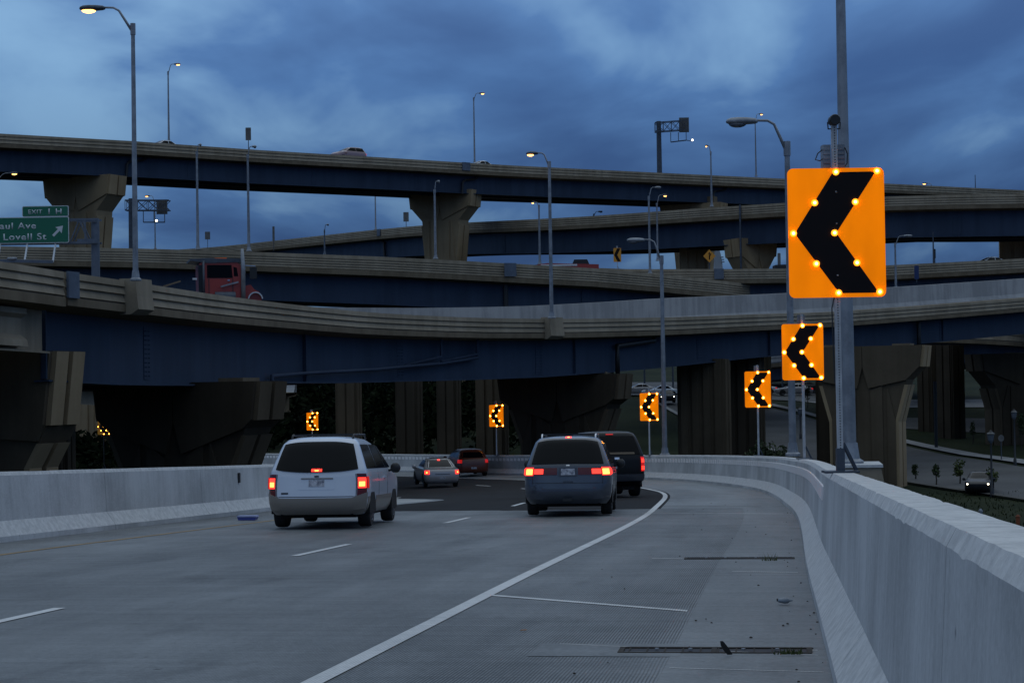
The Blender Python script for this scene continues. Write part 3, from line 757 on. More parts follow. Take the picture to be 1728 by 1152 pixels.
def column(label, px, d, w, t, top_z, rotz=0.0, grooves=2, mat='pier_shaded', taper=0.0, name='bridge_column'):
    p = P(px, 650, d); gz = ground_z(p.x, p.y)
    root = thing(name, label, 'bridge column', (p.x, p.y, gz), rotz)
    h = top_z - gz
    MB().box(-w / 2, w / 2, -t / 2, t / 2, -1.0, h).build('shaft', M[mat], root)
    n = grooves + 1
    for sy in (-1, 1):
        for k in range(n):
            x0 = -w / 2 + w * k / n + w * 0.05; x1 = -w / 2 + w * (k + 1) / n - w * 0.05
            MB().box(x0, x1, sy * t / 2 - 0.02 if sy > 0 else -t / 2 - 0.12, t / 2 + 0.12 if sy > 0 else -t / 2 + 0.02, -1.0, h - 0.02).build('shaft_rib', M[mat], root)
    for sx in (-1, 1):
        for k in range(2):
            y0 = -t / 2 + t * k / 2 + t * .06; y1 = y0 + t * .38
            MB().box(sx * w / 2 - 0.02 if sx > 0 else -w / 2 - 0.12, w / 2 + 0.12 if sx > 0 else -w / 2 + 0.02, y0, y1, -1.0, h - 0.03).build('end_rib', M[mat], root)
    return root
def pz(px, py, d): return P(px, py, d).z
def pxy(px, d):
    p = P(px, 600, d); return (p.x, p.y)
ROT = R(-26)
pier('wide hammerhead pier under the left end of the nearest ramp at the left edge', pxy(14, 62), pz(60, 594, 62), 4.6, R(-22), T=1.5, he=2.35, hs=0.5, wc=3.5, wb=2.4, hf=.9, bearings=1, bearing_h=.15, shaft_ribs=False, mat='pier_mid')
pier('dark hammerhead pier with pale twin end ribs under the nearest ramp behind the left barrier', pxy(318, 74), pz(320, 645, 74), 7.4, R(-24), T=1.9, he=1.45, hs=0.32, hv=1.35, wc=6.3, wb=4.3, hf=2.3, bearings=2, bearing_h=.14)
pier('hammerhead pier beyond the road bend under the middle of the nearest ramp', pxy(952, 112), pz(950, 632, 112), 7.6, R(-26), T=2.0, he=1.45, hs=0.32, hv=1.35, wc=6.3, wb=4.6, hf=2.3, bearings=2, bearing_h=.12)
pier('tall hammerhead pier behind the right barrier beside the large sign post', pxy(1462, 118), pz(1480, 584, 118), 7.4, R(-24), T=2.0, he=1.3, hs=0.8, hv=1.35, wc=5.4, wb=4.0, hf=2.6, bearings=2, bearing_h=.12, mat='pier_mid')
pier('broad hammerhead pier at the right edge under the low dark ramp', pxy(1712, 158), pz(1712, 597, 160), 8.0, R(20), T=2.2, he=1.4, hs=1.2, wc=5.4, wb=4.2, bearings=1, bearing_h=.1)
def flyover_pier(label, px, d_ctr, py_top, d_top, **k):
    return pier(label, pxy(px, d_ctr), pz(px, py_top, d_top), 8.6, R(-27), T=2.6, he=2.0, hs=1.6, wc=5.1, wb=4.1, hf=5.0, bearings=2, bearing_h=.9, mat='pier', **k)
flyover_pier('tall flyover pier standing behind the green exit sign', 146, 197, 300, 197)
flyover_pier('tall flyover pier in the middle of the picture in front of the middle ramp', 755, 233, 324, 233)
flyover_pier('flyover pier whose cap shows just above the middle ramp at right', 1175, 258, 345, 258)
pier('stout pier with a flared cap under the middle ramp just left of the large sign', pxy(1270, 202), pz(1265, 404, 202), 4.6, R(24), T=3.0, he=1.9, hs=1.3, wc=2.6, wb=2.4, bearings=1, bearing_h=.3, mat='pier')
column('short fluted column under the middle ramp beside the diamond warning sign', 1176, 212, 2.9, 2.4, pz(1175, 412, 212), R(-12), 2, mat='pier')
column('fluted column under the middle ramp at the right picture edge', 1722, 196, 3.4, 2.6, pz(1722, 384, 196), R(-12), 2, mat='pier')
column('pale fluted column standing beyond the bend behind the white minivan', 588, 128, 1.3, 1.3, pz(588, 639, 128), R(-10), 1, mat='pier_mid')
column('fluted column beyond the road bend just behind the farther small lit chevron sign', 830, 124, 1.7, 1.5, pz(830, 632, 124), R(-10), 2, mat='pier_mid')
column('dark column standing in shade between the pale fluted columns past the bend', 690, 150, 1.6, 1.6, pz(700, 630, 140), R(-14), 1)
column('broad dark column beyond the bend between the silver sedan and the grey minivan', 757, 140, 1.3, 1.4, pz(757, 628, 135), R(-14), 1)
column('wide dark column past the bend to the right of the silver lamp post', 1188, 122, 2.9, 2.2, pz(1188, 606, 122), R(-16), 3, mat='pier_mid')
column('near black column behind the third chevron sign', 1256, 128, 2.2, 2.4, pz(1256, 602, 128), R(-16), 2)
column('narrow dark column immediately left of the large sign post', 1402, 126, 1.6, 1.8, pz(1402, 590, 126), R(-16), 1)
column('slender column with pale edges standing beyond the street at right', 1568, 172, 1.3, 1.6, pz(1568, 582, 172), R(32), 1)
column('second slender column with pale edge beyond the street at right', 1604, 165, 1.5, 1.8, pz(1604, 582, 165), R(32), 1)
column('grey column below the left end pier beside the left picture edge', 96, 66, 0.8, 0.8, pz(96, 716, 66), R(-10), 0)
# ================================================================== street lamps
LAMPG = 'cobra head highway lamps'
def street_lamp(label, base, top, head, d, lit, r0=0.10, r1=0.06, base_plate=True, mat='galv', below=0.0, seg=10):
    """base, top: photo points of pole foot and pole top; head: photo point of the lamp head's middle"""
    b = P(*base, d); t = P(*top, d); hd = P(*head, d)
    h = t.z - b.z
    root = thing('street_lamp', label, 'street lamp', (b.x, b.y, b.z - below), 0, LAMPG)
    h += below
    MB().tube([(0, 0, 0), (0, 0, h * 0.5), (0, 0, h)], [r0, (r0 + r1) / 2, r1], seg).build('pole', M[mat], root, True, auto=40)
    if base_plate:
        MB().tube([(0, 0, 0), (0, 0, 0.06), (0, 0, 0.10), (0, 0, 0.35)], [r0 * 2.0, r0 * 2.0, r0 * 1.45, r0 * 1.15], seg).build('base_plate', M[mat], root)
    dx = hd.x - b.x; dz = hd.z - t.z; sg = 1 if dx > 0 else -1
    L = abs(dx); hl = min(0.42, L * 0.35)          # half head length
    x_in = sg * (L - hl)
    a0 = Vector((0, 0, h - 0.28)); a3 = Vector((x_in, 0, h + dz + 0.05))
    kx = sg * max(0.1, (L - 2.0 * hl))
    pts = [a0, a0.lerp(Vector((kx, 0, h + dz)), 0.5), Vector((kx * .93, 0, h + dz - 0.06)), Vector((lerp(kx, x_in, .35), 0, h + dz + 0.04)), a3]
    MB().tube(pts, [0.048, 0.042, 0.036, 0.034, 0.034], 8).build('arm', M[mat], root, True)
    MB().tube([(0, 0, h - 0.36), (0, 0, h + 0.02)], r1 * 1.35, 8).build('arm_collar', M[mat], root)
    # head: flattened loft along x
    rings = []
    for u, w, zt, zb in ((-0.42, .05, .045, -.045), (-0.34, .11, .085, -.07), (-0.12, .15, .11, -.085), (0.12, .17, .115, -.09), (0.30, .15, .10, -.08), (0.40, .10, .06, -.05), (0.43, .04, .01, -.02)):
        k = hl / 0.42; ring = []
        for i in range(12):
            a = 2 * math.pi * i / 12
            ring.append((sg * (L + u * k), w * math.cos(a), h + dz + (zt if math.sin(a) > 0 else -zb) * math.sin(a) + 0.03))
        rings.append(ring)
    MB().loft(rings).build('lamp_head', M[mat] if not lit else M['galv_dark'], root, True)
    rings = []
    k = hl / 0.42
    for j in range(5):
        a = j / 4 * math.pi / 2
        rings.append([(sg * (L + (0.12 + 0.24 * math.cos(a) * math.cos(2 * math.pi * i / 12)) * k), 0.14 * math.cos(a) * math.sin(2 * math.pi * i / 12), h + dz - 0.035 - 0.10 * math.sin(a)) for i in range(12)])
    MB().loft(rings).build('lens', M['sodium'] if lit else M['lens_off'], root, True)
    return root
Z0 = 8.4
street_lamp('lit lamp on tall pole at upper left standing on the nearest ramp pedestal', (229, 474), (223, 41), (156, 16), 62.5, True, .095, .065)
street_lamp('lit lamp reaching left on pole at the centre of the nearest ramp', (931, 537), (928, 273), (898, 260), 104, True, .11, .075)
street_lamp('unlit silver lamp on pole behind the far bend, close to the fourth chevron sign', (1122, 768), (1114, 432), (1073, 406.5), 86.5, False, .12, .075)
street_lamp('unlit lamp arching left on pole just left of the large chevron sign', (1338, 769), (1327.5, 240), (1252, 207), 50, False, .10, .07)
street_lamp('thick silver lamp pole directly behind the large chevron sign, its head above the picture', (1434, 784), (1414, -120), (1330, -170), 30, False, .112, .07)
street_lamp('small lit lamp on thin pole above the flyover at upper left', (285, 241), (284, 121), (299, 109), 205, True, .12, .07)
street_lamp('small lit lamp on thin pole above the flyover near the middle', (801, 276), (799, 165), (813, 158), 240, True, .12, .07)
street_lamp('unlit lamp on the level ramp, left one of the close pair under the left flyover', (334, 421), (331, 256), (338, 245), 161, False, .13, .08)
street_lamp('unlit lamp right of the close pair on the level ramp below the sign plate', (420, 424), (416, 261), (429, 248), 161, False, .13, .08)
street_lamp('unlit lamp in front of the middle flyover pier', (735, 437), (732, 320), (740, 307), 163, False, .12, .08)
street_lamp('tiny unlit lamp low on the level ramp left of centre', (548, 429), (547, 388), (553, 379.5), 230, False, .10, .07)
street_lamp('lit lamp leaning left just beside the central pole on the nearest ramp', (911, 446), (908, 346), (900, 342), 200, True, .13, .08)
street_lamp('unlit lamp, taller of the two side by side above the straight ramp', (1097, 462), (1094, 331), (1110, 317), 176, False, .12, .08)
street_lamp('lit lamp, shorter of the two side by side above the straight ramp', (1110, 440), (1110, 343), (1121, 330), 196, True, .11, .07)
street_lamp('pinkish lit lamp on the middle ramp right of the overhead sign truss', (1201, 349), (1197, 256), (1192.5, 246.5), 206, True, .12, .07)
street_lamp('lit lamp high behind the flyover above the arching unlit lamp', (1276, 298), (1274, 206), (1284, 193), 270, True, .12, .07)
street_lamp('lit lamp low over the end of the flyover at right of the large sign', (1575, 326), (1574, 315), (1561, 310), 290, True, .14, .09, below=0)
street_lamp('lit lamp reaching in at the left picture edge over the exit sign', (-22, 420), (-16, 318), (22, 293), 172, True, .13, .08)
street_lamp('faint unlit lamp between the straight ramp and the middle ramp right of the large sign', (1512, 489), (1512, 410), (1532, 398.5), 178, False, .12, .07)
street_lamp('tiny lit lamp above the left overhead sign truss', (262, 420), (262, 340), (249, 331), 260, True, .10, .06)
street_lamp('tiny unlit lamp peeping over the middle ramp left of the taller lamp pair', (1002, 366), (1002, 361), (1013, 357.5), 250, False, .08, .06)
street_lamp('bare thin lamp pole rising between the level ramp and the flyover left of its pier', (634, 388), (634, 310), (640, 300), 280, False, .12, .08)
# wide pedestal for the thick pole
p = P(1440, 786, 30)
t = thing('lamp_pedestal', 'low tan concrete block behind the right barrier carrying the thick silver pole', 'pedestal', (p.x, p.y, p.z), heading(30))
MB().prism([(-0.22, 0), (0.40, 0), (0.62, -1.1), (0.7, -3.0), (-0.22, -3.0)], (1, 0, 0), (0, 0, 1), (0, 1.2, 0), (0, -0.6, 0)).build('block', M['tan'], t)
MB().box(-0.25, 0.43, -0.63, 0.63, 0.001, 0.045).build('top_lip', M['barrier'], t)

# ================================================================== chevron signs with lamps
def rrect(w, h, r, n=5):
    pts = []
    for cx_, cz_, a0 in ((w / 2 - r, h / 2 - r, 0), (-w / 2 + r, h / 2 - r, 90), (-w / 2 + r, -h / 2 + r, 180), (w / 2 - r, -h / 2 + r, 270)):
        for i in range(n + 1):
            a = R(a0 + 90 * i / n); pts.append((cx_ + r * math.cos(a), cz_ + r * math.sin(a)))
    return pts
LEDUV = [(.50, .032), (.925, .028), (.275, .268), (.695, .265), (.05, .502), (.475, .502), (.28, .738), (.70, .735), (.505, .965), (.93, .962)]
def ball(mb, c, r, n=8, m=5, sy=1.0):
    rings = []
    for j in range(1, m):
        a = -math.pi / 2 + math.pi * j / m
        rings.append([(c[0] + r * math.cos(a) * math.cos(2 * math.pi * i / n), c[1] + sy * r * math.cos(a) * math.sin(2 * math.pi * i / n), c[2] + r * math.sin(a)) for i in range(n)])
    mb.loft(rings)
def chevron_sign(label, s, off, z_bottom, rotz, W=0.914, H=1.219, lit=True, near=False, base=None, post=True, group='chevron signs along the bend', led_r=0.033, post_w=0.051, dim=False):
    b = base if base is not None else road(s, off, 1.07)
    root = thing('chevron_sign', label, 'chevron sign', b, rotz, group)
    zb = z_bottom - b.z; zc_ = zb + H / 2
    # plate faces -y
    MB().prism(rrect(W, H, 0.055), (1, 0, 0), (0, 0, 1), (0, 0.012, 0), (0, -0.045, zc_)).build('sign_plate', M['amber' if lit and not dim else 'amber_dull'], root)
    def uvp(u, v): return (-W / 2 + u * W, H / 2 - v * H)
    chev = [uvp(*q) for q in ((.47, .032), (.915, .030), (.495, .502), (.925, .968), (.515, .968), (.065, .502))]
    MB().prism([chev[0], chev[1], chev[2], chev[5]], (1, 0, 0), (0, 0, 1), (0, 0.004, 0), (0, -0.049, zc_)).build('chevron_stroke', M['sign_black'], root)
    MB().prism([chev[5], chev[2], chev[3], chev[4]], (1, 0, 0), (0, 0, 1), (0, 0.004, 0), (0, -0.049, zc_)).build('chevron_stroke', M['sign_black'], root)
    if lit:
        led0 = None
        for u, v in LEDUV:
            x, z = uvp(u, v)
            if led0 is None:
                mb = MB(); ball(mb, (0, 0, 0), led_r, 10, 6, 0.8); led0 = mb.build('lamp', M['led'], root, True); o = led0
                mbr = MB().tube([(0, 0.006, 0), (0, -0.008, 0)], led_r * 1.75, 14)
                halo0 = mbr.build('lamp_halo', M['led_halo'], o)
            else:
                o = link('lamp', led0.data, root); link('lamp_halo', halo0.data, o)
            o.location = (x, -0.060, zc_ + z)
    if post:
        top = zb + H + (0.42 if near else 0.22)
        w = post_w
        MB().box(-w / 2, w / 2, -0.030, -0.030 + w, 0.0, top).build('post', M['black_metal' if dim else 'post_steel'], root)
        MB().box(-0.16, 0.16, -0.12, 0.12, 0.0, 0.02).build('foot_plate', M['galv_dark'], root)
        for sx in (1,):
            MB().bar((sx * 0.03, 0.01, 0.28), (sx * 0.17, 0.06, 0.0), 0.028).build('brace', M['galv_dark'], root)
        if near:
            mb = MB(); z = 0.03
            while z < top - 0.02:
                if not (zb - 0.01 < z < zb + H + 0.01):
                    mb.prism([(0.0062 * math.cos(2 * math.pi * i / 8), 0.0062 * math.sin(2 * math.pi * i / 8)) for i in range(8)], (1, 0, 0), (0, 0, 1), (0, 0.002, 0), (0, -0.0315, z))
                z += 0.0254
            o = mb.build('post_hole', M['sign_black'], root); o['kind'] = 'stuff'
            MB().box(-w / 2 - 0.012, w / 2 + 0.012, -0.036, 0.03, 0, 0.23).build('anchor_sleeve', M['galv_dark'], root)
            for v in (.185, .43, .83):
                mb = MB(); ball(mb, (0, -0.050, zc_ + H / 2 - v * H), 0.010, 8, 5); mb.build('bolt', M['galv'], root, True)
            # flasher unit and controllers behind the post
            mb = MB().tube([(0, -0.09, top + 0.035), (0, -0.075, top + 0.035), (0, 0.03, top + 0.035), (0, 0.06, top + 0.035)], [0.046, 0.052, 0.052, 0.035], 20)
            mb.build('flasher_head', M['black_metal'], root, True, auto=40)
            MB().bar((-0.06, -0.01, top + 0.02), (-0.055, -0.01, top - 0.05), 0.01).bar((0.06, -0.01, top + 0.02), (0.055, -0.01, top - 0.05), 0.01).bar((-0.058, -0.01, top - 0.045), (0.058, -0.01, top - 0.045), 0.01).build('bracket', M['black_metal'], root)
            for sx in (-1, 1):
                MB().box(*sorted((sx * 0.03, sx * 0.105)), 0.02, 0.14, zb + H - 0.02, zb + H + 0.23).build('control_box', M['galv'], root)
                mb = MB()
                for q in range(5): mb.box(*sorted((sx * 0.036, sx * 0.099)), 0.012, 0.021, zb + H + 0.01 + q * .042, zb + H + 0.035 + q * .042)
                mb.build('box_rib', M['galv'], root)
            MB().tube([(-0.10, 0.05, zb + H + 0.19), (-0.15, 0.04, zb + H + 0.15), (-0.175, 0.03, zb + H + 0.09), (-0.13, 0.04, zb + H + 0.08), (-0.105, 0.05, zb + H + 0.10)], 0.006, 6).build('cable', M['black_metal'], root)
            MB().tube([(0.10, 0.0, zb + H + 0.20), (0.125, 0, zb + H + 0.14), (0.12, 0, zb + H + 0.05), (0.10, 0, zb + H + 0.02)], 0.006, 6).build('cable', M['black_metal'], root)
            MB().tube([(-0.03, -0.01, zb - 0.0), (-0.055, -0.02, zb - 0.10), (-0.05, -0.02, zb - 0.45), (-0.04, -0.02, zb - .8)], 0.006, 6).build('cable', M['black_metal'], root)
        else:
            MB().box(-0.075, 0.075, 0.03, 0.13, zb + H + 0.01, zb + H + 0.20).build('control_box', M['galv'], root)
    return root
def sgn(label, px_, top, bot, d, s, rot, **k):
    """sign whose plate spans photo rows top..bot at distance d"""
    z_b = P(px_, bot, d).z; H = P(px_, top, d).z - z_b
    b = P(px_, 700, d); base = Vector((b.x, b.y, road(s, 0, 1.07).z))
    return chevron_sign(label, s, 0, z_b, rot, W=H * 0.75, H=H, base=base, **k)
sgn('largest lit chevron sign, nearest on its post on the right barrier', 1416.5, 284.5, 502, 17.9, 18.0, R(1), near=True, led_r=0.018)
sgn('second lit chevron sign, just below and behind the largest one', 1356, 546.5, 641, 41, 41.3, R(4), led_r=0.029)
sgn('third lit chevron sign on the barrier in front of the black columns', 1279, 626.5, 687, 64, 64.5, R(10), led_r=0.031)
sgn('fourth lit chevron sign left of the silver lamp post', 1095, 663, 709.5, 85, 86, R(24), led_r=0.034)
sgn('fifth lit chevron sign in front of the fluted column above the far barrier', 837, 683, 719.5, 106, 108.5, R(30), led_r=0.036)
sgn('sixth lit chevron sign seen over the white minivan roof', 526.5, 696, 725.5, 131, 137, R(36), led_r=0.039)
bq = P(175, 740, 150)
chevron_sign('dim lit chevron sign deep in the dark under the left end of the nearest ramp', 0, 0, P(175, 733, 150).z, R(20), W=0.95, H=1.25, base=Vector((bq.x, bq.y, P(175, 790, 150).z)), led_r=0.026, dim=True)
bq = P(1042, 454, 184)
chevron_sign('unlit yellow chevron sign standing on the straight ramp against the sky', 0, 0, P(1042, 442, 184).z, R(8), W=0.75, H=1.35, lit=False, base=Vector((bq.x, bq.y, bq.z)), post=True)

# other road signs ---------------------------------------------------------
def post_sign(label, px, top, bot, foot, d, w, mat, rotz=0.0, name='road_sign', shape='rect', post_mat='galv_dark', cat='road sign'):
    b = P(px, foot, d); zt = P(px, top, d).z - b.z; zb = P(px, bot, d).z - b.z
    root = thing(name, label, cat, b, rotz)
    MB().tube([(0, 0.03, 0), (0, 0.03, zt - 0.1)], 0.045, 8).build('post', M[post_mat], root)
    if shape == 'rect': poly = [(x, z + (zt + zb) / 2) for x, z in rrect(w, zt - zb, 0.06, 3)]
    else:
        r = (zt - zb) / 2; poly = [(0, zb), (r * .95, zb + r), (0, zt), (-r * .95, zb + r)]
    MB().prism(poly, (1, 0, 0), (0, 0, 1), (0, 0.03, 0), (0, -0.03, 0)).build('sign_plate', M[mat], root)
    return root
post_sign('grey sign back on a thin post over the left flyover', 419.5, 215.5, 237, 268, 214, 0.62, 'plate_grey')
post_sign('square grey sign back on a post just left of the middle flyover pier', 685.5, 358, 374, 388, 264, 0.75, 'plate_grey')
post_sign('small grey sign back where the middle ramp begins at left', 350.5, 391, 404, 419, 310, 0.85, 'plate_grey')
post_sign('narrow sign seen edge on at the start of the middle ramp', 462, 382, 407, 424, 290, 0.34, 'plate_grey')
post_sign('narrow grey sign on the straight ramp left of the large chevron sign', 1315, 427, 448, 455, 186, 0.30, 'plate_grey')
post_sign('small dark sign edge on a thin pole under the middle ramp at right', 1578, 420, 436, 450, 186, 0.16, 'black_metal')
M['blue_sign'] = simple('blue_sign', (0.012, 0.03, 0.12), 0.5)
o = post_sign('blue service sign hanging over the straight ramp parapet right of the large chevron', 1547, 448, 471, 476, 178, 0.42, 'blue_sign')
dsg = post_sign('yellow diamond warning sign beside the short fluted column', 1197.5, 421, 443, 455, 184, 1.2, 'amber_dull', shape='diamond')
zc_ = P(1197.5, 432, 184).z - P(1197.5, 455, 184).z
MB().prism([(-.06, zc_ - .36), (.06, zc_ - .36), (.06, zc_ - .05), (.2, zc_ + .22), (.12, zc_ + .26), (0.02, zc_ + .06), (.03, zc_ + .2), (.1, zc_ + .2), (0, zc_ + .42), (-.1, zc_ + .2), (-.05, zc_ + .2), (-.06, zc_ + .05)], (1, 0, 0), (0, 0, 1), (0, 0.004, 0), (0, -0.035, 0)).build('merge_arrow', M['sign_black'], dsg)
b = P(1576, 470, 186)
t = thing('lamp_pole', 'thin dark pole standing on the straight ramp under the right end of the middle ramp', 'pole', b)
MB().tube([(0, 0, 0), (0, 0, 4.6)], [0.10, 0.06], 8).build('shaft', M['galv_dark'], t)
b = P(1646, 319, 292)
t = thing('antenna_mast', 'very thin short mast standing on the flyover at far right', 'mast', b)
MB().tube([(0, 0, -0.4), (0, 0, 2.2)], [0.08, 0.05], 6).build('shaft', M['galv_dark'], t)

# ================================================================== sign trusses
def truss(mb, a, b, dep, h, n, w=0.10):
    """box truss between two points of its lower front chord"""
    a = Vector(a); b = Vector(b); s = (b - a).cross(Vector((0, 0, 1))).normalized() * dep; u = Vector((0, 0, h))
    for o in (Vector((0, 0, 0)), s, u, s + u): mb.bar(a + o, b + o, w)
    for i in range(n):
        p = a.lerp(b, i / n); q = a.lerp(b, (i + 1) / n)
        for o in (Vector((0, 0, 0)), s):
            mb.bar(p + o, q + o + u, w * .6); mb.bar(q + o, p + o + u, w * .6); mb.bar(p + o, p + o + u, w * .6)
        mb.bar(p, p + s, w * .6); mb.bar(p + u, p + s + u, w * .6)
def gantry(label, px, d, foot, arm_b, arm_t, px_end, panel, walk_y, lamp_px, tilt=0.0, lamp=True):
    b = P(px, foot, d)
    root = thing('sign_gantry', label, 'sign gantry', b, 0, 'overhead sign gantries')
    def L(x, y, dd=0.0): return P(x, y, d + dd) - b
    ztop = L(px, arm_t).z + 0.3
    MB().tube([(0, 0, -1), (0, 0, ztop)], [0.36, 0.33], 10).build('post', M['galv_dark'], root, True, auto=40)
    mb = MB(); a0 = L(px - 8, arm_b); a1 = L(px_end, arm_b + tilt)
    truss(mb, a0, a1, 1.1, L(px, arm_t).z - L(px, arm_b).z, 4, 0.11)
    mb.build('truss_arm', M['galv_dark'], root)
    x0, x1, y0, y1 = panel
    c0 = L(x0, y1); c1 = L(x1, y0)
    MB().box(c0.x, c1.x, -0.35, -0.22, c0.z, c1.z).build('sign_panel', M['plate_grey'], root)
    mb = MB()
    n = 6
    for k in range(n):
        x = lerp(c0.x, c1.x, (k + .5) / n); mb.box(x - .06, x + .06, -0.42, -0.35, c0.z + .05, c1.z - .05)
    mb.build('panel_stiffener', M['plate_grey'], root)
    w0, w1 = L(walk_y[0], walk_y[2]), L(walk_y[1], walk_y[2] + tilt * .8)
    mb = MB(); mb.bar(w0, w1, 0.5, 0.10); mb.build('catwalk', M['galv_dark'], root)
    for k in range(3):
        p0 = w0.lerp(w1, k / 2); MB().bar(p0, Vector((p0.x, p0.y, L(px, arm_b).z)), 0.09).build('hanger', M['galv_dark'], root)
    lp = L(*lamp_px)
    mb = MB(); ball(mb, lp, 0.13, 10, 6); mb.build('lamp', M['white_light'] if lamp else M['galv'], root, True)
    MB().bar(lp + Vector((0, 0, -.16)), w1, 0.09).build('lamp_bracket', M['galv_dark'], root)
    return root
gantry('overhead sign truss silhouetted above the flyover right of centre', 1113, 262, 292, 224, 208.5, 1160, (1146, 1162, 199, 224), (1132, 1158, 240), (1168.5, 236.5), tilt=-4)
gantry('overhead sign truss seen small between the left flyover pier and the lamp pair', 222, 240, 420, 356, 339, 288, (265, 283, 337, 362), (242, 278, 375), (264, 372.5))

# exit sign on its own cantilever at left
dE = 73.0
bE = P(158.5, 480, dE)
ex = thing('exit_sign', 'green exit sign panel with white lettering and an arrow at the left picture edge', 'exit sign', bE)
def EL(x, y, dd=0.0): return P(x, y, dE + dd) - bE
def ebox(x0, y0, x1, y1, yy0, yy1, name, mat):
    a = EL(x0, y1); c = EL(x1, y0)
    return MB().box(a.x, c.x, yy0, yy1, a.z, c.z).build(name, M[mat], ex)
pt = EL(158.5, 372)
MB().tube([(0, 0.35, -1.5), (0, 0.35, pt.z)], [0.17, 0.16], 12).build('post', M['blue_plate'], ex, True, auto=40)
mb = MB(); a0 = EL(-60, 411); a1 = EL(166, 408.5); hh = EL(0, 370).z - EL(0, 409).z
for oy in (0.1, 0.6):
    for oz in (0, hh): mb.bar(a0 + Vector((0, oy, oz)), a1 + Vector((0, oy, oz)), 0.075)
mb.build('arm_chord', M['blue_plate'], ex)
mb = MB()
for x0, x1 in ((118, 133), (148, 133)):
    p0 = EL(x0, 409); p1 = EL(x1, 409)
    mb.bar(p0 + Vector((0, .1, 0.05)), p1 + Vector((0, .1, hh)), 0.05); mb.bar(p0 + Vector((0, .6, 0.05)), p1 + Vector((0, .6, hh)), 0.05)
mb.bar(EL(143, 409) + Vector((0, .1, 0)), EL(143, 409) + Vector((0, .1, hh)), 0.06)
for sx, z in ((133, 0.02), (133, hh - 0.1)):
    mb.box(EL(129, 400).x, EL(163, 400).x, 0.08, 0.1, a1.z + z, a1.z + z + 0.12)
mb.build('arm_lattice', M['blue_plate'], ex)
def sign_face(x0, y0, x1, y1, r, name, yy):
    a = EL(x0, y1); c = EL(x1, y0); w, h = c.x - a.x, c.z - a.z; cx_, cz_ = (a.x + c.x) / 2, (a.z + c.z) / 2
    MB().prism([(x + cx_, z + cz_) for x, z in rrect(w, h, r)], (1, 0, 0), (0, 0, 1), (0, 0.04, 0), (0, yy, 0)).build(name + '_border', M['sign_white'], ex)
    MB().prism([(x + cx_, z + cz_) for x, z in rrect(w - .05, h - .05, r - .02)], (1, 0, 0), (0, 0, 1), (0, 0.004, 0), (0, yy - 0.004, 0)).build(name, M['green_sign'], ex)
sign_face(-95, 365.5, 116.5, 413, 0.07, 'sign_panel', -0.05)
sign_face(38, 347, 116, 366.5, 0.06, 'exit_tab', -0.05)
def letters(text, x, y, cap_px, width_px, name='lettering'):
    cu = bpy.data.curves.new('text', 'FONT'); cu.body = text; cu.size = 1.0; cu.extrude = 0.0; cu.offset = 0.012; cu.space_character = 1.12
    tmp = bpy.data.objects.new('text', cu); COL.objects.link(tmp)
    dg = bpy.context.evaluated_depsgraph_get(); me = bpy.data.meshes.new_from_object(tmp.evaluated_get(dg))
    bpy.data.objects.remove(tmp); bpy.data.curves.remove(cu)
    xs = [v.co.x for v in me.vertices]; ys = [v.co.y for v in me.vertices if True]
    k = dE / F_PX; sx = width_px * k / (max(xs) - min(xs)); sz = cap_px * k / 0.70
    x_min = min(xs); p = EL(x, y)
    bm = bmesh.new(); bm.from_mesh(me)
    for v in bm.verts: v.co = Vector((p.x + (v.co.x - x_min) * sx, -0.0575, p.z + v.co.y * sz))
    r = bmesh.ops.extrude_face_region(bm, geom=bm.faces[:])
    for v in [g for g in r['geom'] if isinstance(g, bmesh.types.BMVert)]: v.co.y -= 0.004
    bm.to_mesh(me); bm.free(); me.materials.clear(); me.materials.append(M['sign_white'])
    return link(name, me, ex)
letters('EXIT', 48.5, 361, 6.8, 23.5)
letters('1 H', 82.5, 361.5, 9.3, 22)
letters('Paul Ave', -9, 387, 10.5, 70.5)
letters('Lovell St', 6.5, 405.5, 10.8, 72.5)
c = EL(98.5, 389.5); k = dE / F_PX
dv = Vector((1, 0, 1)).normalized(); nv = Vector((-1, 0, 1)).normalized()
def ap(a, b_): q = c + dv * (a * k) + nv * (b_ * k); return (q.x, q.z)
MB().prism([ap(-12, -2.1), ap(2, -2.1), ap(1, -7.5), ap(12, 0), ap(1, 7.5), ap(2, 2.1), ap(-12, 2.1)], (1, 0, 0), (0, 0, 1), (0, 0.004, 0), (0, -0.058, 0)).build('arrow', M['sign_white'], ex)
for x in (0, 45.5, 93):
    p0 = EL(x, 412); p1 = EL(x + 1.5, 444); MB().bar(p0 + Vector((0, .05, 0)), p1 + Vector((0, -.5, 0)), 0.06).build('hanger', M['sign_white'], ex)
p0 = EL(-20, 441) + Vector((0, -.5, 0)); p1 = EL(95, 443) + Vector((0, -.5, 0))
MB().bar(p0, p1, 0.11, 0.12).build('light_rail', M['blue_plate'], ex)
p = EL(26, 438) + Vector((0, -.5, 0)); mb = MB()
rings = [[(p.x + u, p.y + w * math.cos(a), p.z + w * .6 * math.sin(a)) for a in [2 * math.pi * i / 10 for i in range(10)]] for u, w in ((-.19, .04), (-.12, .11), (.08, .12), (.17, .09), (.19, .03))]
mb.loft(rings).build('sign_lamp', M['galv'], ex, True)
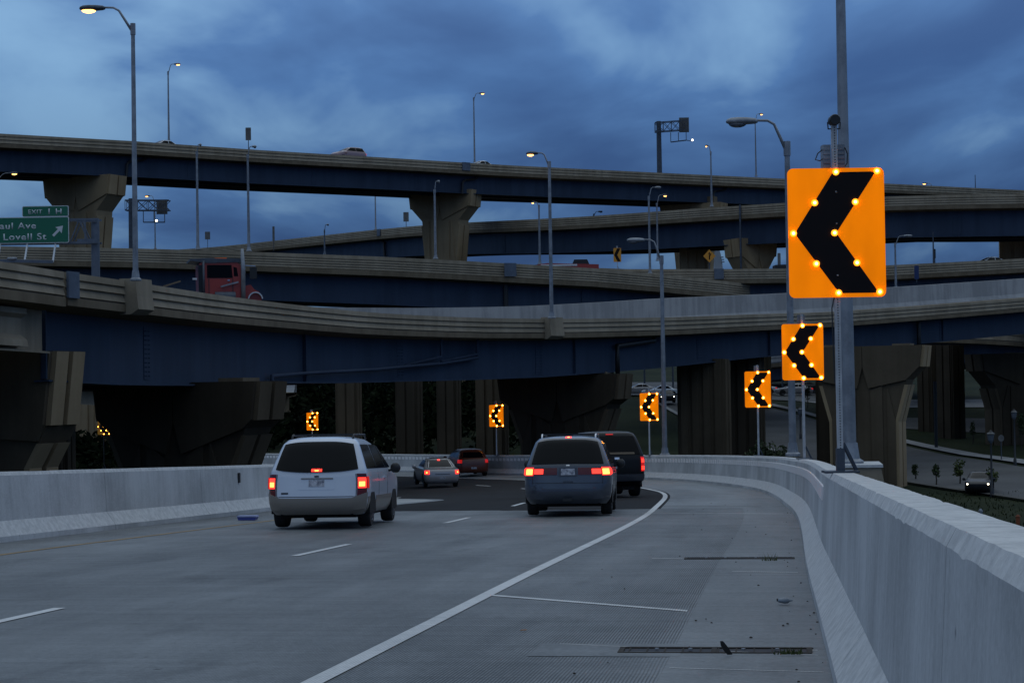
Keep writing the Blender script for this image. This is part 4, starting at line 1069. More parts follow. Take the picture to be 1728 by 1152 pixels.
# ================================================================== vehicles
class Shell:
    """car body as stacked plan outlines; levels: (z, half width, rear y, front y, corner radius)"""
    def __init__(self, levels, crown=0.06):
        self.L = levels; self.crown = crown
    def at(self, z):
        L = self.L
        if z <= L[0][0]: return L[0][1:]
        for a, b in zip(L, L[1:]):
            if z <= b[0]:
                t = (z - a[0]) / (b[0] - a[0]); return tuple(lerp(p, q, t) for p, q in zip(a[1:], b[1:]))
        return L[-1][1:]
    def rear(self, x, z):
        w, yr, yf, r = self.at(z); ax = min(abs(x), w)
        y = yr + self.crown * (ax / w) ** 2
        if ax > w - r: y += r - math.sqrt(max(0, r * r - (ax - (w - r)) ** 2))
        return y
    def front(self, x, z):
        w, yr, yf, r = self.at(z); r = r * 1.5; ax = min(abs(x), w)
        y = yf - self.crown * 2.2 * (ax / w) ** 2
        if ax > w - r: y -= r - math.sqrt(max(0, r * r - (ax - (w - r)) ** 2))
        return y
    def ring(self, z, nx=9, ny=8):
        w, yr, yf, r = self.at(z); pts = []
        fx = [math.sin(math.pi / 2 * (i / nx)) for i in range(nx + 1)]
        fx = [-f for f in reversed(fx[1:])] + fx
        pts += [(f * w, self.rear(f * w, z), z) for f in fx]
        y0, y1 = self.rear(w, z), self.front(w, z)
        pts += [(w, lerp(y0, y1, i / ny), z) for i in range(1, ny)]
        pts += [(f * w, self.front(f * w, z), z) for f in reversed(fx)]
        pts += [(-w, lerp(y1, y0, i / ny), z) for i in range(1, ny)]
        return pts
    def body(self, name, mat, parent, sub=3, auto=38):
        zs = []
        for a, b in zip(self.L, self.L[1:]): zs += [lerp(a[0], b[0], i / sub) for i in range(sub)]
        zs.append(self.L[-1][0])
        return MB().loft([self.ring(z) for z in zs]).build(name, mat, parent, True, auto=auto)
    def patch(self, name, mat, parent, fn, nu, nv, nrm, off=0.006, depth=0.02, smooth=True):
        """fn(u, v) on the skin; lifted by off along nrm and skirted back into the body"""
        mb = MB(); n = Vector(nrm)
        g = [[Vector(fn(i / nu, j / nv)) + n * off for i in range(nu + 1)] for j in range(nv + 1)]
        mb.v = [tuple(p) for row in g for p in row]
        mb.f = [(j * (nu + 1) + i, j * (nu + 1) + i + 1, (j + 1) * (nu + 1) + i + 1, (j + 1) * (nu + 1) + i) for j in range(nv) for i in range(nu)]
        rim = [g[0][i] for i in range(nu + 1)] + [g[j][nu] for j in range(1, nv + 1)] + [g[nv][i] for i in range(nu - 1, -1, -1)] + [g[j][0] for j in range(nv - 1, 0, -1)]
        k = len(rim); b = len(mb.v)
        mb.add([tuple(p) for p in rim] + [tuple(p - n * (off + depth)) for p in rim], [(i, (i + 1) % k, k + (i + 1) % k, k + i) for i in range(k)])
        return mb.build(name, mat, parent, smooth, auto=30)
    def rear_patch(self, name, mat, parent, x0, x1, z0, z1, off=0.006, nu=10, nv=4, depth=0.02):
        f0 = x0 if callable(x0) else (lambda v: x0); f1 = x1 if callable(x1) else (lambda v: x1)
        g0 = z0 if callable(z0) else (lambda u: z0); g1 = z1 if callable(z1) else (lambda u: z1)
        def fn(u, v):
            z = lerp(g0(u), g1(u), v); w = self.at(z)[0]; x = lerp(f0(v), f1(v), u) * w
            return (x, self.rear(x, z), z)
        return self.patch(name, mat, parent, fn, nu, nv, (0, -1, 0), off, depth)
    def front_patch(self, name, mat, parent, x0, x1, z0, z1, off=0.006, nu=10, nv=4, depth=0.02):
        def fn(u, v):
            z = lerp(z0, z1, v); w = self.at(z)[0]; x = lerp(x0, x1, u) * w
            return (x, self.front(x, z), z)
        return self.patch(name, mat, parent, fn, nu, nv, (0, 1, 0), off, depth)
    def side_patch(self, name, mat, parent, sx, y0, y1, z0, z1, off=0.006, nu=6, nv=4, depth=0.02):
        f0 = y0 if callable(y0) else (lambda v: y0); f1 = y1 if callable(y1) else (lambda v: y1)
        def fn(u, v):
            z = lerp(z0, z1, v); w = self.at(z)[0]
            return (sx * w, lerp(f0(v), f1(v), u), z)
        return self.patch(name, mat, parent, fn, nu, nv, (sx, 0, 0), off, depth)
def wheel(parent, x, y, r, wdt, sx, rim_mat, n=20):
    mb = MB(); rings = []
    for u, k in ((-.5, .80), (-.5, .93), (-.38, .99), (-.2, 1), (.2, 1), (.38, .99), (.5, .93), (.5, .80)):
        rings.append([(u * wdt, r * k * math.cos(2 * math.pi * i / n), r * k * math.sin(2 * math.pi * i / n)) for i in range(n)])
    mb.loft(rings)
    o = mb.build('wheel', M['rubber'], parent, True, auto=40); o.location = (x, y, r)
    mb = MB(); rr = r * 0.62
    mb.loft([[(sx * (wdt * .5 + u), rr * k * math.cos(2 * math.pi * i / n), rr * k * math.sin(2 * math.pi * i / n)) for i in range(n)] for u, k in ((-.06, 1.05), (.004, 1.0), (-.012, .86), (-.03, .8), (-.01, .25), (0.0, .2))])
    for i in range(6):
        a = 2 * math.pi * i / 6; c = Vector((sx * (wdt * .5 - .012), 0, 0)); d = Vector((0, math.cos(a), math.sin(a)))
        mb.bar(c + d * rr * .2, c + d * rr * .88, rr * .2, 0.03)
    mb.build('rim', rim_mat, o, False)
    return o
def arch(parent, sx, w, y, r, z0):
    pts = [(y + r * math.cos(a), r_z) for a, r_z in [(math.pi * i / 14, 0.33 + r * math.sin(math.pi * i / 14)) for i in range(15)]]
    pts = [(y + r, z0)] + pts + [(y - r, z0)]
    MB().prism(pts, (0, 1, 0), (0, 0, 1), (sx * 0.07, 0, 0), (sx * (w - 0.062), 0, 0)).build('wheel_arch', M['under'], parent)
def paint(name, col, rough=0.28, metal=0.0, coat=0.6, spec=0.5):
    m = simple(name, col, rough, metal, coat=coat, spec=spec); return m
M['p_white'] = paint('white_car_paint', (0.56, 0.60, 0.68))
M['p_tan'] = paint('grey_tan_cladding', (0.20, 0.175, 0.15), 0.4, coat=0.2)
M['p_grey'] = paint('blue_grey_car_paint', (0.050, 0.060, 0.080), 0.28, 0.35)
M['p_black'] = paint('black_car_paint', (0.005, 0.006, 0.008), 0.4, 0.0, coat=0.0, spec=0.25)
M['p_silver'] = paint('silver_car_paint', (0.30, 0.285, 0.29), 0.3, 0.25)
M['p_rust'] = paint('dark_orange_red_paint', (0.10, 0.022, 0.010), 0.35, coat=0.2)
M['p_red'] = paint('red_truck_paint', (0.30, 0.028, 0.012), 0.35)
M['p_dark'] = paint('dark_car_paint', (0.012, 0.014, 0.018), 0.35, coat=0.1, spec=0.3)
M['alloy'] = simple('wheel_alloy', (0.22, 0.23, 0.25), 0.4, 0.6)
M['chrome'] = simple('chrome', (0.6, 0.62, 0.66), 0.15, 0.9)
M['bumper_dark'] = simple('dark_bumper', (0.05, 0.055, 0.07), 0.35, 0.3)
M['tan_board'] = simple('tan_board', (0.16, 0.12, 0.08), 0.8)
VAN = [(0.26, .84, .16, 4.9, .25), (0.36, .92, .03, 5.02, .3), (0.52, .955, 0, 5.08, .3), (0.72, .965, .03, 5.08, .3), (0.90, .965, .06, 5.0, .28), (1.00, .955, .075, 4.7, .26),
       (1.06, .945, .09, 4.05, .24), (1.10, .93, .10, 3.85, .22), (1.30, .86, .20, 3.35, .22), (1.50, .785, .31, 2.98, .22), (1.62, .735, .39, 2.70, .22), (1.70, .66, .50, 2.4, .25), (1.745, .52, .72, 2.1, .3), (1.765, .30, 1.05, 1.75, .28)]
CAR = [(0.22, .76, .14, 4.45, .2), (0.32, .84, .03, 4.55, .25), (0.48, .875, 0, 4.6, .28), (0.70, .885, .02, 4.6, .28), (0.84, .875, .05, 4.4, .26), (0.90, .86, .10, 3.9, .24), (0.945, .82, .42, 3.35, .2),
       (0.98, .80, .62, 3.2, .2), (1.18, .71, .98, 2.78, .2), (1.34, .63, 1.32, 2.4, .2), (1.40, .56, 1.5, 2.25, .22), (1.435, .36, 1.72, 2.0, .2)]
HATCH = [(0.22, .76, .14, 4.1, .2), (0.32, .85, .03, 4.2, .25), (0.48, .88, 0, 4.25, .3), (0.72, .885, .02, 4.2, .32), (0.90, .87, .06, 3.9, .3), (0.96, .85, .09, 3.5, .28), (1.02, .82, .14, 3.2, .26),
         (1.25, .72, .34, 2.75, .24), (1.40, .64, .52, 2.4, .24), (1.47, .56, .7, 2.2, .25), (1.50, .36, 1.0, 1.9, .2)]
def common(root, sh, wb0, wb1, r, tw, rim='alloy', wide=None):
    for y in (wb0, wb1):
        for sx in (-1, 1):
            w = wide or sh.at(0.5)[0]
            arch(root, sx, w + 0.004, y, r + 0.07, 0.27)
            wheel(root, sx * (w - tw / 2 - 0.01), y, r, tw, sx, M[rim])
    w = sh.at(0.4)[0]
    MB().box(-w + .2, w - .2, 0.3, sh.at(.5)[2] - .3, 0.2, 0.34).build('underbody', M['under'], root)
    MB().tube([(0.35, 0.15, 0.25), (0.35, 0.8, 0.25)], 0.035, 8).build('exhaust', M['under'], root)
def mirror(root, x, y, z, mat='black_metal'):
    for sx in (-1, 1):
        mb = MB(); ball(mb, (sx * (x + .12), y, z), 0.11, 10, 7, 0.55); mb.bar((sx * (x - .05), y + .02, z - .06), (sx * (x + .1), y, z - .03), 0.05)
        mb.build('wing_mirror', M[mat], root, True)
def minivan(label, loc, rotz, kind):
    root = thing('minivan', label, 'minivan', loc, rotz)
    sh = Shell(VAN)
    white = kind == 'white'
    sh.body('body', M['p_white' if white else 'p_grey'], root)
    common(root, sh, 0.95, 4.0, 0.335, 0.24)
    # glass
    z0, z1 = (1.07, 1.66) if white else (1.14, 1.675)
    def zlow(u): return z0 + (0.06 * abs(2 * u - 1) ** 2.5 if white else 0.012 * (1 - abs(2 * u - 1)))
    def zhigh(u): return z1 - 0.05 * abs(2 * u - 1) ** 4
    sh.rear_patch('rear_window', M['glass'], root, lambda v: -.90 + .03 * (1 - v), lambda v: .90 - .03 * (1 - v), zlow, zhigh, 0.02, 18, 10)
    for sx in (-1, 1):
        sh.side_patch('side_window', M['glass'], root, sx, lambda v: lerp(.46, .72, v), lambda v: lerp(1.75, 1.70, v), 1.13, 1.60, 0.007)
        sh.side_patch('side_window', M['glass'], root, sx, 1.80, lambda v: lerp(2.95, 2.62, v), 1.13, 1.60, 0.007)
        sh.side_patch('side_window', M['glass'], root, sx, lambda v: lerp(3.02, 2.68, v), lambda v: lerp(3.62, 2.78, v), 1.13, 1.58, 0.007)
        sh.side_patch('door_handle', M['p_white' if white else 'p_grey'], root, sx, 2.5, 2.72, .93, .97, 0.03)
    sh.front_patch('windscreen', M['glass'], root, -.88, .88, 1.14, 1.64)
    mirror(root, .97, 3.3, 1.12)
    # bumper and cladding
    bm_ = 'p_tan' if white else 'p_grey'
    sh.rear_patch('rear_bumper', M[bm_], root, -.995, .995, 0.265, (lambda u: 0.58 + (0.10 * max(0, abs(2 * u - 1) - .72) / .28 if white else 0.0) + (0.0 if white else 0.12 * min(1, max(0, (abs(2 * u - 1) - .55) / .12)))), 0.075, 22, 4, 0.1)
    if white:
        for sx in (-1, 1): sh.side_patch('side_cladding', M['p_tan'], root, sx, 1.40, 3.52, 0.27, 0.60, 0.012)
        for sx in (-1, 1): sh.side_patch('side_cladding', M['p_tan'], root, sx, .36, .58, 0.30, 0.60, 0.012)
    MB().box(-.7, .7, .12, .3, 0.26, 0.36).build('lower_valance', M['under'], root)
    # lights
    if white:
        for sx in (-1, 1):
            t = sh.rear_patch('tail_light', M['red_lens'], root, sx * .82, sx * .985, .62, 1.04, 0.018, 6, 6, .03)
            sh.rear_patch('lit_lens', M['brake'], t, sx * .835, sx * .975, .765, .965, 0.024, 5, 4)
            sh.rear_patch('bulb', M['brake_hot'], t, sx * .855, sx * .955, .80, .885, 0.030, 4, 3)
            sh.side_patch('side_lens', M['tail'], t, sx, .30, .42, .76, .98, 0.012, 3, 4)
        sh.rear_patch('high_brake_light', M['brake'], root, -.10, .12, 1.085, 1.14, 0.02, 4, 2)
        sh.rear_patch('bulb', M['brake_hot'], root.children[-1], -.03, .05, 1.095, 1.115, 0.024, 3, 2)
        sh.rear_patch('garnish_bar', M['p_tan'], root, -.30, .34, .945, .965, 0.02, 8, 1)
        sh.rear_patch('emblem', M['black_metal'], root, -.035, .055, .98, 1.01, 0.012, 6, 2)
        sh.rear_patch('badge', M['black_metal'], root, -.70, -.56, .66, .69, 0.008, 3, 1)
        sh.rear_patch('licence_plate', M['plate'], root, -.145, .165, .80, .93, 0.012, 4, 2)
        sh.rear_patch('plate_recess', M['p_white'], root, -.36, .38, .74, .94, 0.004, 4, 2)
    else:
        for sx in (-1, 1):
            t = sh.rear_patch('tail_light', M['red_lens'], root, sx * .24, sx * .985, .90, 1.055, 0.014, 12, 3, .03)
            sh.rear_patch('lit_lens', M['brake'], t, sx * .56, sx * .77, .92, 1.03, 0.020, 6, 3)
            sh.rear_patch('lit_lens', M['brake'], t, sx * .79, sx * .99, .89, 1.065, 0.020, 5, 3)
            sh.rear_patch('bulb', M['brake_hot'], t, sx * .81, sx * .955, .91, 1.03, 0.026, 4, 3)
            sh.side_patch('side_lens', M['brake'], t, sx, .32, .44, .91, 1.04, 0.012, 3, 3)
        sh.rear_patch('high_brake_light', M['brake'], root, -.11, .13, 1.715, 1.745, 0.02, 5, 2)
        sh.rear_patch('bulb', M['brake_hot'], root.children[-1], -.03, .05, 1.722, 1.738, 0.024, 3, 2)
        sh.rear_patch('plate_recess', M['bumper_dark'], root, -.20, .22, .865, 1.06, 0.012, 4, 2)
        sh.rear_patch('licence_plate', M['plate'], root, -.15, .17, .895, 1.035, 0.018, 4, 2)
        sh.rear_patch('emblem', M['chrome'], root, -.03, .05, 1.095, 1.12, 0.012, 3, 1)
        sh.rear_patch('tailgate_handle', M['bumper_dark'], root, -.10, .12, .745, .765, 0.02, 4, 1)
        sh.rear_patch('bumper_recess', M['bumper_dark'], root, -.72, .74, .575, .60, 0.062, 8, 1)
        MB().box(-.10, .10, -.16, .2, .33, .39).build('tow_hitch', M['black_metal'], root)
        MB().bar((-.18, .3, 1.36), (.12, .27, 1.375), 0.012, 0.02).build('rear_wiper', M['black_metal'], root)
    for sx in (-1, 1):      # tailgate and door shut lines
        sh.rear_patch('tailgate_seam', M['black_metal'], root, sx * (.795 if white else .80), sx * (.803 if white else .808), .60, (1.04 if white else .885), 0.004, 1, 6, .01)
        for y in (1.78, 3.0): sh.side_patch('door_seam', M['black_metal'], root, sx, y, y + .012, .32, 1.08, 0.004, 1, 6, .01)
    sh.rear_patch('tailgate_seam', M['black_metal'], root, -.80, .80, .60 if white else .715, .612 if white else .727, 0.005, 12, 1, .01)
    # roof rack
    for sx in (-1, 1):
        MB().tube([(sx * .60, .80, 1.70), (sx * .60, .92, 1.79), (sx * .60, 2.3, 1.80), (sx * .60, 2.42, 1.72)], 0.022, 8).build('roof_rail', M['chrome'] if not white else M['black_metal'], root, True)
    for y in (1.05, 1.9):
        MB().bar((-.60, y, 1.80), (.60, y, 1.80), 0.035, 0.025).build('roof_bar', M['black_metal'], root)
    return root
def road_at(px, d, off_dz=0.0):
    p = P(px, 600, d)
    i = min(range(len(KP)), key=lambda i: (KP[i][0] - p.x) ** 2 + (KP[i][1] - p.y) ** 2)
    c, t = K(KS[i]); dd = Vector((p.x - c.x, p.y - c.y)); off = -(dd.x * t.y - dd.y * t.x)
    q = road(KS[i], off, 0.01); return Vector((p.x, p.y, q.z)), KS[i]
loc, s_ = road_at(529, 32.6)
minivan('white minivan with grey lower body and brake lights on beside the left barrier', loc, R(-4.2), 'white').scale = (.90,) * 3
loc, s_ = road_at(954, 37.7)
minivan('blue grey minivan with wide red tail lights and roof rails in the right lane', loc, R(-4.6), 'grey').scale = (.905,) * 3

for o in list(COL.objects):
    if o.parent is None and o.get('category') == 'minivan': o.rotation_euler.x = -math.atan(0.036)
# pickup ahead of the grey minivan
loc, s_ = road_at(1029, 53.2)
pk = thing('utility_vehicle', 'black sport utility vehicle partly hidden behind the grey minivan', 'car', loc, R(6))
SUVT = [(0.36, .86, .12, 5.0, .12), (0.50, .95, .03, 5.15, .16), (0.8, .975, 0, 5.2, .16), (1.05, .97, 0.01, 5.15, .15), (1.14, .955, .03, 4.8, .14), (1.18, .945, .04, 4.0, .13),
        (1.24, .93, .06, 3.8, .13), (1.5, .85, .15, 3.3, .15), (1.70, .775, .23, 3.0, .16), (1.79, .72, .30, 2.8, .2), (1.84, .60, .45, 2.6, .2), (1.86, .4, .8, 2.3, .2)]
pk.rotation_euler.x = -math.atan(0.036)
sh = Shell(SUVT, 0.03); sh.body('body', M['p_black'], pk)
common(pk, sh, 1.05, 4.1, 0.38, 0.26)
sh.rear_patch('rear_window', M['glass'], pk, -.88, .88, 1.20, 1.72, 0.02, 14, 8)
sh.rear_patch('window_sill_trim', M['tan_board'], pk, -.60, .72, 1.205, 1.26, 0.026, 8, 2)
for sx in (-1, 1):
    sh.side_patch('side_window', M['glass'], pk, sx, .45, 1.5, 1.24, 1.68); sh.side_patch('side_window', M['glass'], pk, sx, 1.58, lambda v: lerp(2.75, 2.5, v), 1.24, 1.68)
    sh.side_patch('side_window', M['glass'], pk, sx, lambda v: lerp(2.83, 2.55, v), lambda v: lerp(3.65, 3.0, v), 1.24, 1.66)
    t = sh.rear_patch('tail_light', M['tail'], pk, sx * .87, sx * .985, .72, 1.13, 0.02, 3, 4)
    for z in (.76, .965): sh.rear_patch('lit_lens', M['brake'], t, sx * .885, sx * .97, z, z + .11, 0.028, 2, 2)
sh.rear_patch('high_brake_light', M['tail'], pk, -.14, .14, 1.755, 1.785, 0.03, 4, 1)
sh.rear_patch('tailgate_handle', M['chrome'], pk, .10, .24, 1.06, 1.12, 0.02, 3, 1)
sh.rear_patch('rear_bumper', M['bumper_dark'], pk, -.99, .99, .45, .64, 0.09, 8, 2, 0.1)
sh.rear_patch('licence_plate', M['plate'], pk, -.16, .16, .80, .92, 0.015, 3, 1)
MB().box(-.08, .08, -.16, .1, .36, .44).build('tow_hitch', M['black_metal'], pk)
mirror(pk, .98, 3.4, 1.25)

def small_car(label, loc, rotz, levels, mat, name='sedan', cat='car', brake=True, head=False, deck=.92, glass_z=(1.0, 1.34), simple_=False):
    root = thing(name, label, cat, loc, rotz)
    sh = Shell(levels); sh.body('body', M[mat], root, 2)
    common(root, sh, .85, sh.at(.5)[2] - .85, 0.31, 0.2)
    g0, g1 = glass_z
    sh.rear_patch('rear_window', M['glass'], root, -.86, .86, g0, g1)
    for sx in (-1, 1):
        ya, yb = sh.at(g0)[1] + .35, sh.at(g0)[2] - .3
        yc, yd = sh.at(g1)[1] + .1, sh.at(g1)[2] - .1
        ym = (ya + yb) / 2 - .1
        sh.side_patch('side_window', M['glass'], root, sx, lambda v: lerp(ya, yc, v), lambda v: ym - .03, g0 + .01, g1 - .02)
        sh.side_patch('side_window', M['glass'], root, sx, lambda v: ym + .03, lambda v: lerp(yb, yd, v), g0 + .01, g1 - .02)
        t = sh.rear_patch('tail_light', M['brake' if brake else 'tail'], root, sx * .74, sx * .985, deck - .25, deck - .06, 0.016, 4, 3)
        if brake: sh.rear_patch('bulb', M['brake_hot'], t, sx * .85, sx * .92, deck - .19, deck - .13, 0.022, 3, 2)
        if head: sh.front_patch('headlight', M['white_light'], root, sx * .72, sx * .84, .64, .72, 0.02, 3, 2)
    sh.front_patch('windscreen', M['glass'], root, -.86, .86, g0 + .02, g1)
    sh.rear_patch('licence_plate', M['plate'], root, -.17, .17, .42, .53, 0.015, 3, 1)
    sh.rear_patch('trunk_seam', M['black_metal'], root, -.42, .42, .66, .685, 0.01, 6, 1)
    if brake: sh.rear_patch('high_brake_light', M['brake'], root, -.10, .10, g1 - .035, g1 + .02, 0.02, 4, 1)
    mirror(root, sh.at(.9)[0] + .02, yb + .2, .95, mat)
    return root
loc, s_ = road_at(744, 88)
small_car('silver sedan braking in the bend between the two minivans', loc, R(11), CAR, 'p_silver').scale = (.93,) * 3
loc, s_ = road_at(797, 104)
small_car('dark orange hatchback with small red lights just ahead of the silver sedan', loc, R(13), HATCH, 'p_rust', 'hatchback', brake=False, deck=1.0, glass_z=(1.04, 1.42))
# car on the low street
g = on_ground(1676, 836)
small_car('dark car with headlights on driving toward us along the low street', g + Vector((.25, 3.7, .1)), R(180 - 17), CAR, 'p_dark', brake=False, head=True).scale = (.85,) * 3
g = on_ground(40, 812)
small_car('black car with one red tail light in the dark under the left ramp end', Vector((P(30, 800, 88).x, 88, P(30, 806, 88).z)), R(30), HATCH, 'p_dark', 'hatchback', brake=False, deck=1.0, glass_z=(1.04, 1.42))
# vehicles on the flyover: the parapet hides all but their upper parts
def on_deck(path, px, across, drop): q = path_at_px(path, px); return q[0] + q[2] * across - Vector((0, 0, drop)), math.atan2(q[1].y, q[1].x) - math.pi / 2
def roof_car(label, px, path, across, levels, mat, roof_py, rot_add, name, cat, glass_z, deck=1.0):
    l, a = on_deck(path, px, across, 1.0)
    d = l.y; H = levels[-1][0]
    z = P(px, roof_py, d).z - H
    return small_car(label, Vector((l.x, l.y, z)), a + rot_add, levels, mat, name, cat, brake=False, glass_z=glass_z, deck=deck)
M['p_pink'] = paint('faded_pink_paint', (0.26, 0.17, 0.185))
SUVL = [(z * 1.16, w * 1.05, yr, yf * 1.06, r) for z, w, yr, yf, r in HATCH]
roof_car('pink and silver sport utility vehicle crossing the flyover left of centre', 612, C, 3.0, SUVL, 'p_pink', 251, 0 if C[0][1].x < 0 else math.pi, 'utility_vehicle', 'car', (1.2, 1.64), 1.1)
M['p_pale'] = paint('pale_silver_paint', (0.55, 0.60, 0.66))
roof_car('white car roof showing over the flyover parapet at left', 298, C, 3.2, CAR, 'p_pale', 239.5, math.pi if C[0][1].x > 0 else 0, 'sedan', 'car', (1.0, 1.34))
roof_car('white car roof showing over the flyover parapet right of the thin lit lamp', 884, C, 3.2, CAR, 'p_pale', 272.5, math.pi if C[0][1].x > 0 else 0, 'sedan', 'car', (1.0, 1.34))
roof_car('pale car roof over the straight ramp at the right picture edge', 1700, D, 3.0, CAR, 'p_pale', 433.5, math.pi, 'sedan', 'car', (1.0, 1.34))
# red flatbed lorry on the level ramp
l, a = on_deck(B, 975, 3.5, 1.18); zt = P(985, 439, l.y).z
fb = thing('flatbed_truck', 'dark red flatbed truck with black crate on the level ramp by the unlit yellow chevron', 'truck', Vector((l.x, l.y, zt - 2.0)))
MB().prism([(-3.4, 1.5), (-1.6, 1.72), (2.9, 1.55), (2.9, .5), (-3.4, .5)], (1, 0, 0), (0, 0, 1), (0, 2.2, 0), (0, -1.1, 0)).build('body', M['p_red'], fb)
MB().prism([(.55, 1.55), (.75, 2.02), (1.9, 2.02), (2.1, 1.55)], (1, 0, 0), (0, 0, 1), (0, 1.7, 0), (0, -.85, 0)).build('crate', M['black_metal'], fb)
MB().box(-2.2, 1.0, -1.14, -1.1, 1.45, 1.6).build('side_stripe', M['sign_white'], fb)
for x in (-2.4, 2.0):
    for sx in (-1, 1): wheel(fb, 0, 0, .45, .25, sx, M['alloy']).matrix_local = Matrix.Translation((x, sx * 1.0, .45)) @ Matrix.Rotation(R(90), 4, 'Z')
l, a = on_deck(D, 1298, 3.5, 1.0); zt = P(1297, 447.5, l.y).z
bt = thing('box_truck', 'black box of a truck passing on the straight ramp beside the stout pier', 'truck', Vector((l.x, l.y, zt - 2.2)))
MB().prism([(-.65, .6), (.55, .6), (.55, 2.2), (-.65, 2.16)], (1, 0, 0), (0, 0, 1), (0, 2.0, 0), (0, -1.0, 0)).build('cargo_box', M['black_metal'], bt)
MB().box(-2.2, -.7, -.9, .9, .6, 1.7).build('cab', M['p_red'], bt)
for x in (-1.8, .1):
    for sx in (-1, 1): wheel(bt, 0, 0, .4, .25, sx, M['alloy']).matrix_local = Matrix.Translation((x, sx * .85, .4)) @ Matrix.Rotation(R(90), 4, 'Z')

# red lorry on the nearest ramp, seen from its right side
q = path_at_px(A, 372); dT = 84.0
def TL(px, py): return P(px, py, dT)
kx = dT / F_PX
x0 = TL(372, 500).x; zr = TL(372, 436).z
tz = zr - 2.95
rt = thing('truck', 'red truck with black roof visor and tall exhaust stack on the nearest ramp at left', 'truck', Vector((x0, dT, tz)), R(14))
def tx(px): return (px - 372) * kx
def tzz(py): return TL(372, py).z - tz
cab = [(tx(338), tzz(505)), (tx(337), tzz(445)), (tx(346), tzz(440)), (tx(398), tzz(440)), (tx(411), tzz(452)), (tx(413), tzz(505))]
cab = [(x, z) for x, z in cab]
MB().prism(cab, (1, 0, 0), (0, 0, 1), (0, 2.1, 0), (0, 0, 0)).build('cab', M['p_red'], rt)
MB().prism([(tx(350), tzz(469)), (tx(350), tzz(447)), (tx(391), tzz(447)), (tx(393), tzz(469))], (1, 0, 0), (0, 0, 1), (0, .03, 0), (0, -.02, 0)).build('side_window', M['glass'], rt)
MB().prism([(tx(395), tzz(466)), (tx(394.5), tzz(450)), (tx(400), tzz(452)), (tx(402), tzz(466))], (1, 0, 0), (0, 0, 1), (0, .03, 0), (0, -.02, 0)).build('quarter_window', M['glass'], rt)
MB().prism([(tx(322), tzz(440)), (tx(322), tzz(437)), (tx(352), tzz(435.5)), (tx(412), tzz(436.5)), (tx(414), tzz(442)), (tx(352), tzz(444))], (1, 0, 0), (0, 0, 1), (0, 2.2, 0), (0, -.05, 0)).build('roof_visor', M['galv_dark'], rt)
M['orange_lamp'] = simple('orange_beacon', (0.7, 0.12, 0.01), 0.4, emit=(1.0, 0.22, 0.02), strength=0.35)
for x in (353, 393):
    MB().box(tx(x) - .015, tx(x) + .015, -.02, .03, tzz(500), tzz(470)).build('door_seam', M['black_metal'], rt)
MB().box(tx(384), tx(388), -.05, .0, tzz(474), tzz(472)).build('door_handle', M['chrome'], rt)
MB().prism([(tx(336), tzz(506)), (tx(335), tzz(447)), (tx(344), tzz(447)), (tx(347), tzz(506))], (1, 0, 0), (0, 0, 1), (0, .05, 0), (0, -.045, 0)).build('rear_cab_panel', M['p_dark'], rt)
MB().tube([(tx(362), -.25, tzz(501)), (tx(396), -.25, tzz(501))], .22, 14).build('fuel_tank', M['galv_dark'], rt, True, auto=40)
MB().prism([(tx(364), tzz(437)), (tx(365), tzz(434)), (tx(385), tzz(434)), (tx(387), tzz(437))], (1, 0, 0), (0, 0, 1), (0, .3, 0), (0, .5, 0)).build('beacon', M['orange_lamp'], rt)
MB().prism([(tx(412), tzz(505)), (tx(412), tzz(482)), (tx(424), tzz(480)), (tx(430), tzz(488)), (tx(438), tzz(492)), (tx(442), tzz(500)), (tx(442), tzz(508))], (1, 0, 0), (0, 0, 1), (0, 1.7, 0), (0, .2, 0)).build('hood', M['p_red'], rt)
mb = MB(); rings = []
for i in range(9):
    a_ = math.pi * (0.05 + 0.9 * i / 8); rings.append([(tx(431) + .34 * math.cos(a_) * k, y, tzz(506) + .36 * math.sin(a_) * k) for k, y in ((1, -.06), (1, .45), (.86, .45), (.86, -.06))])
mb.loft(rings).build('fender', M['p_pale'], rt, True, auto=40)
MB().tube([(tx(410), -.12, tzz(506)), (tx(410), -.12, tzz(452)), (tx(409), -.12, tzz(420))], [.10, .10, .065], 10).build('exhaust_stack', M['galv'], rt, True)
MB().tube([(tx(344), -.1, tzz(506)), (tx(344), -.1, tzz(440))], .05, 8).build('grab_pole', M['galv_dark'], rt, True)
MB().bar((tx(372), -.10, tzz(484)), (tx(402), -.10, tzz(476)), .07).build('step_rail', M['galv'], rt)
MB().box(tx(420), tx(432), -.45, -.38, tzz(471), tzz(452)).build('wing_mirror', M['black_metal'], rt)
MB().bar((tx(412), -.1, tzz(448)), (tx(430), -.42, tzz(450)), .035).build('mirror_bracket', M['chrome'], rt)
MB().box(tx(326), tx(333), -.05, .1, tzz(472), tzz(469)).build('work_lamp', M['sign_white'], rt)
MB().prism([(tx(200), tzz(500)), (tx(335), tzz(497)), (tx(335), tzz(512)), (tx(200), tzz(512))], (1, 0, 0), (0, 0, 1), (0, 1.9, 0), (0, .1, 0)).build('flat_bed', M['galv_dark'], rt)
MB().bar((tx(277), .1, tzz(483)), (tx(306), .1, tzz(474)), .07).build('loading_bar', M['tan_board'], rt)
for px in (250, 300):
    w = wheel(rt, 0, 0, .5, .28, -1, M['alloy']); w.matrix_local = Matrix.Translation((tx(px), .25, .5)) @ Matrix.Rotation(R(90), 4, 'Z')

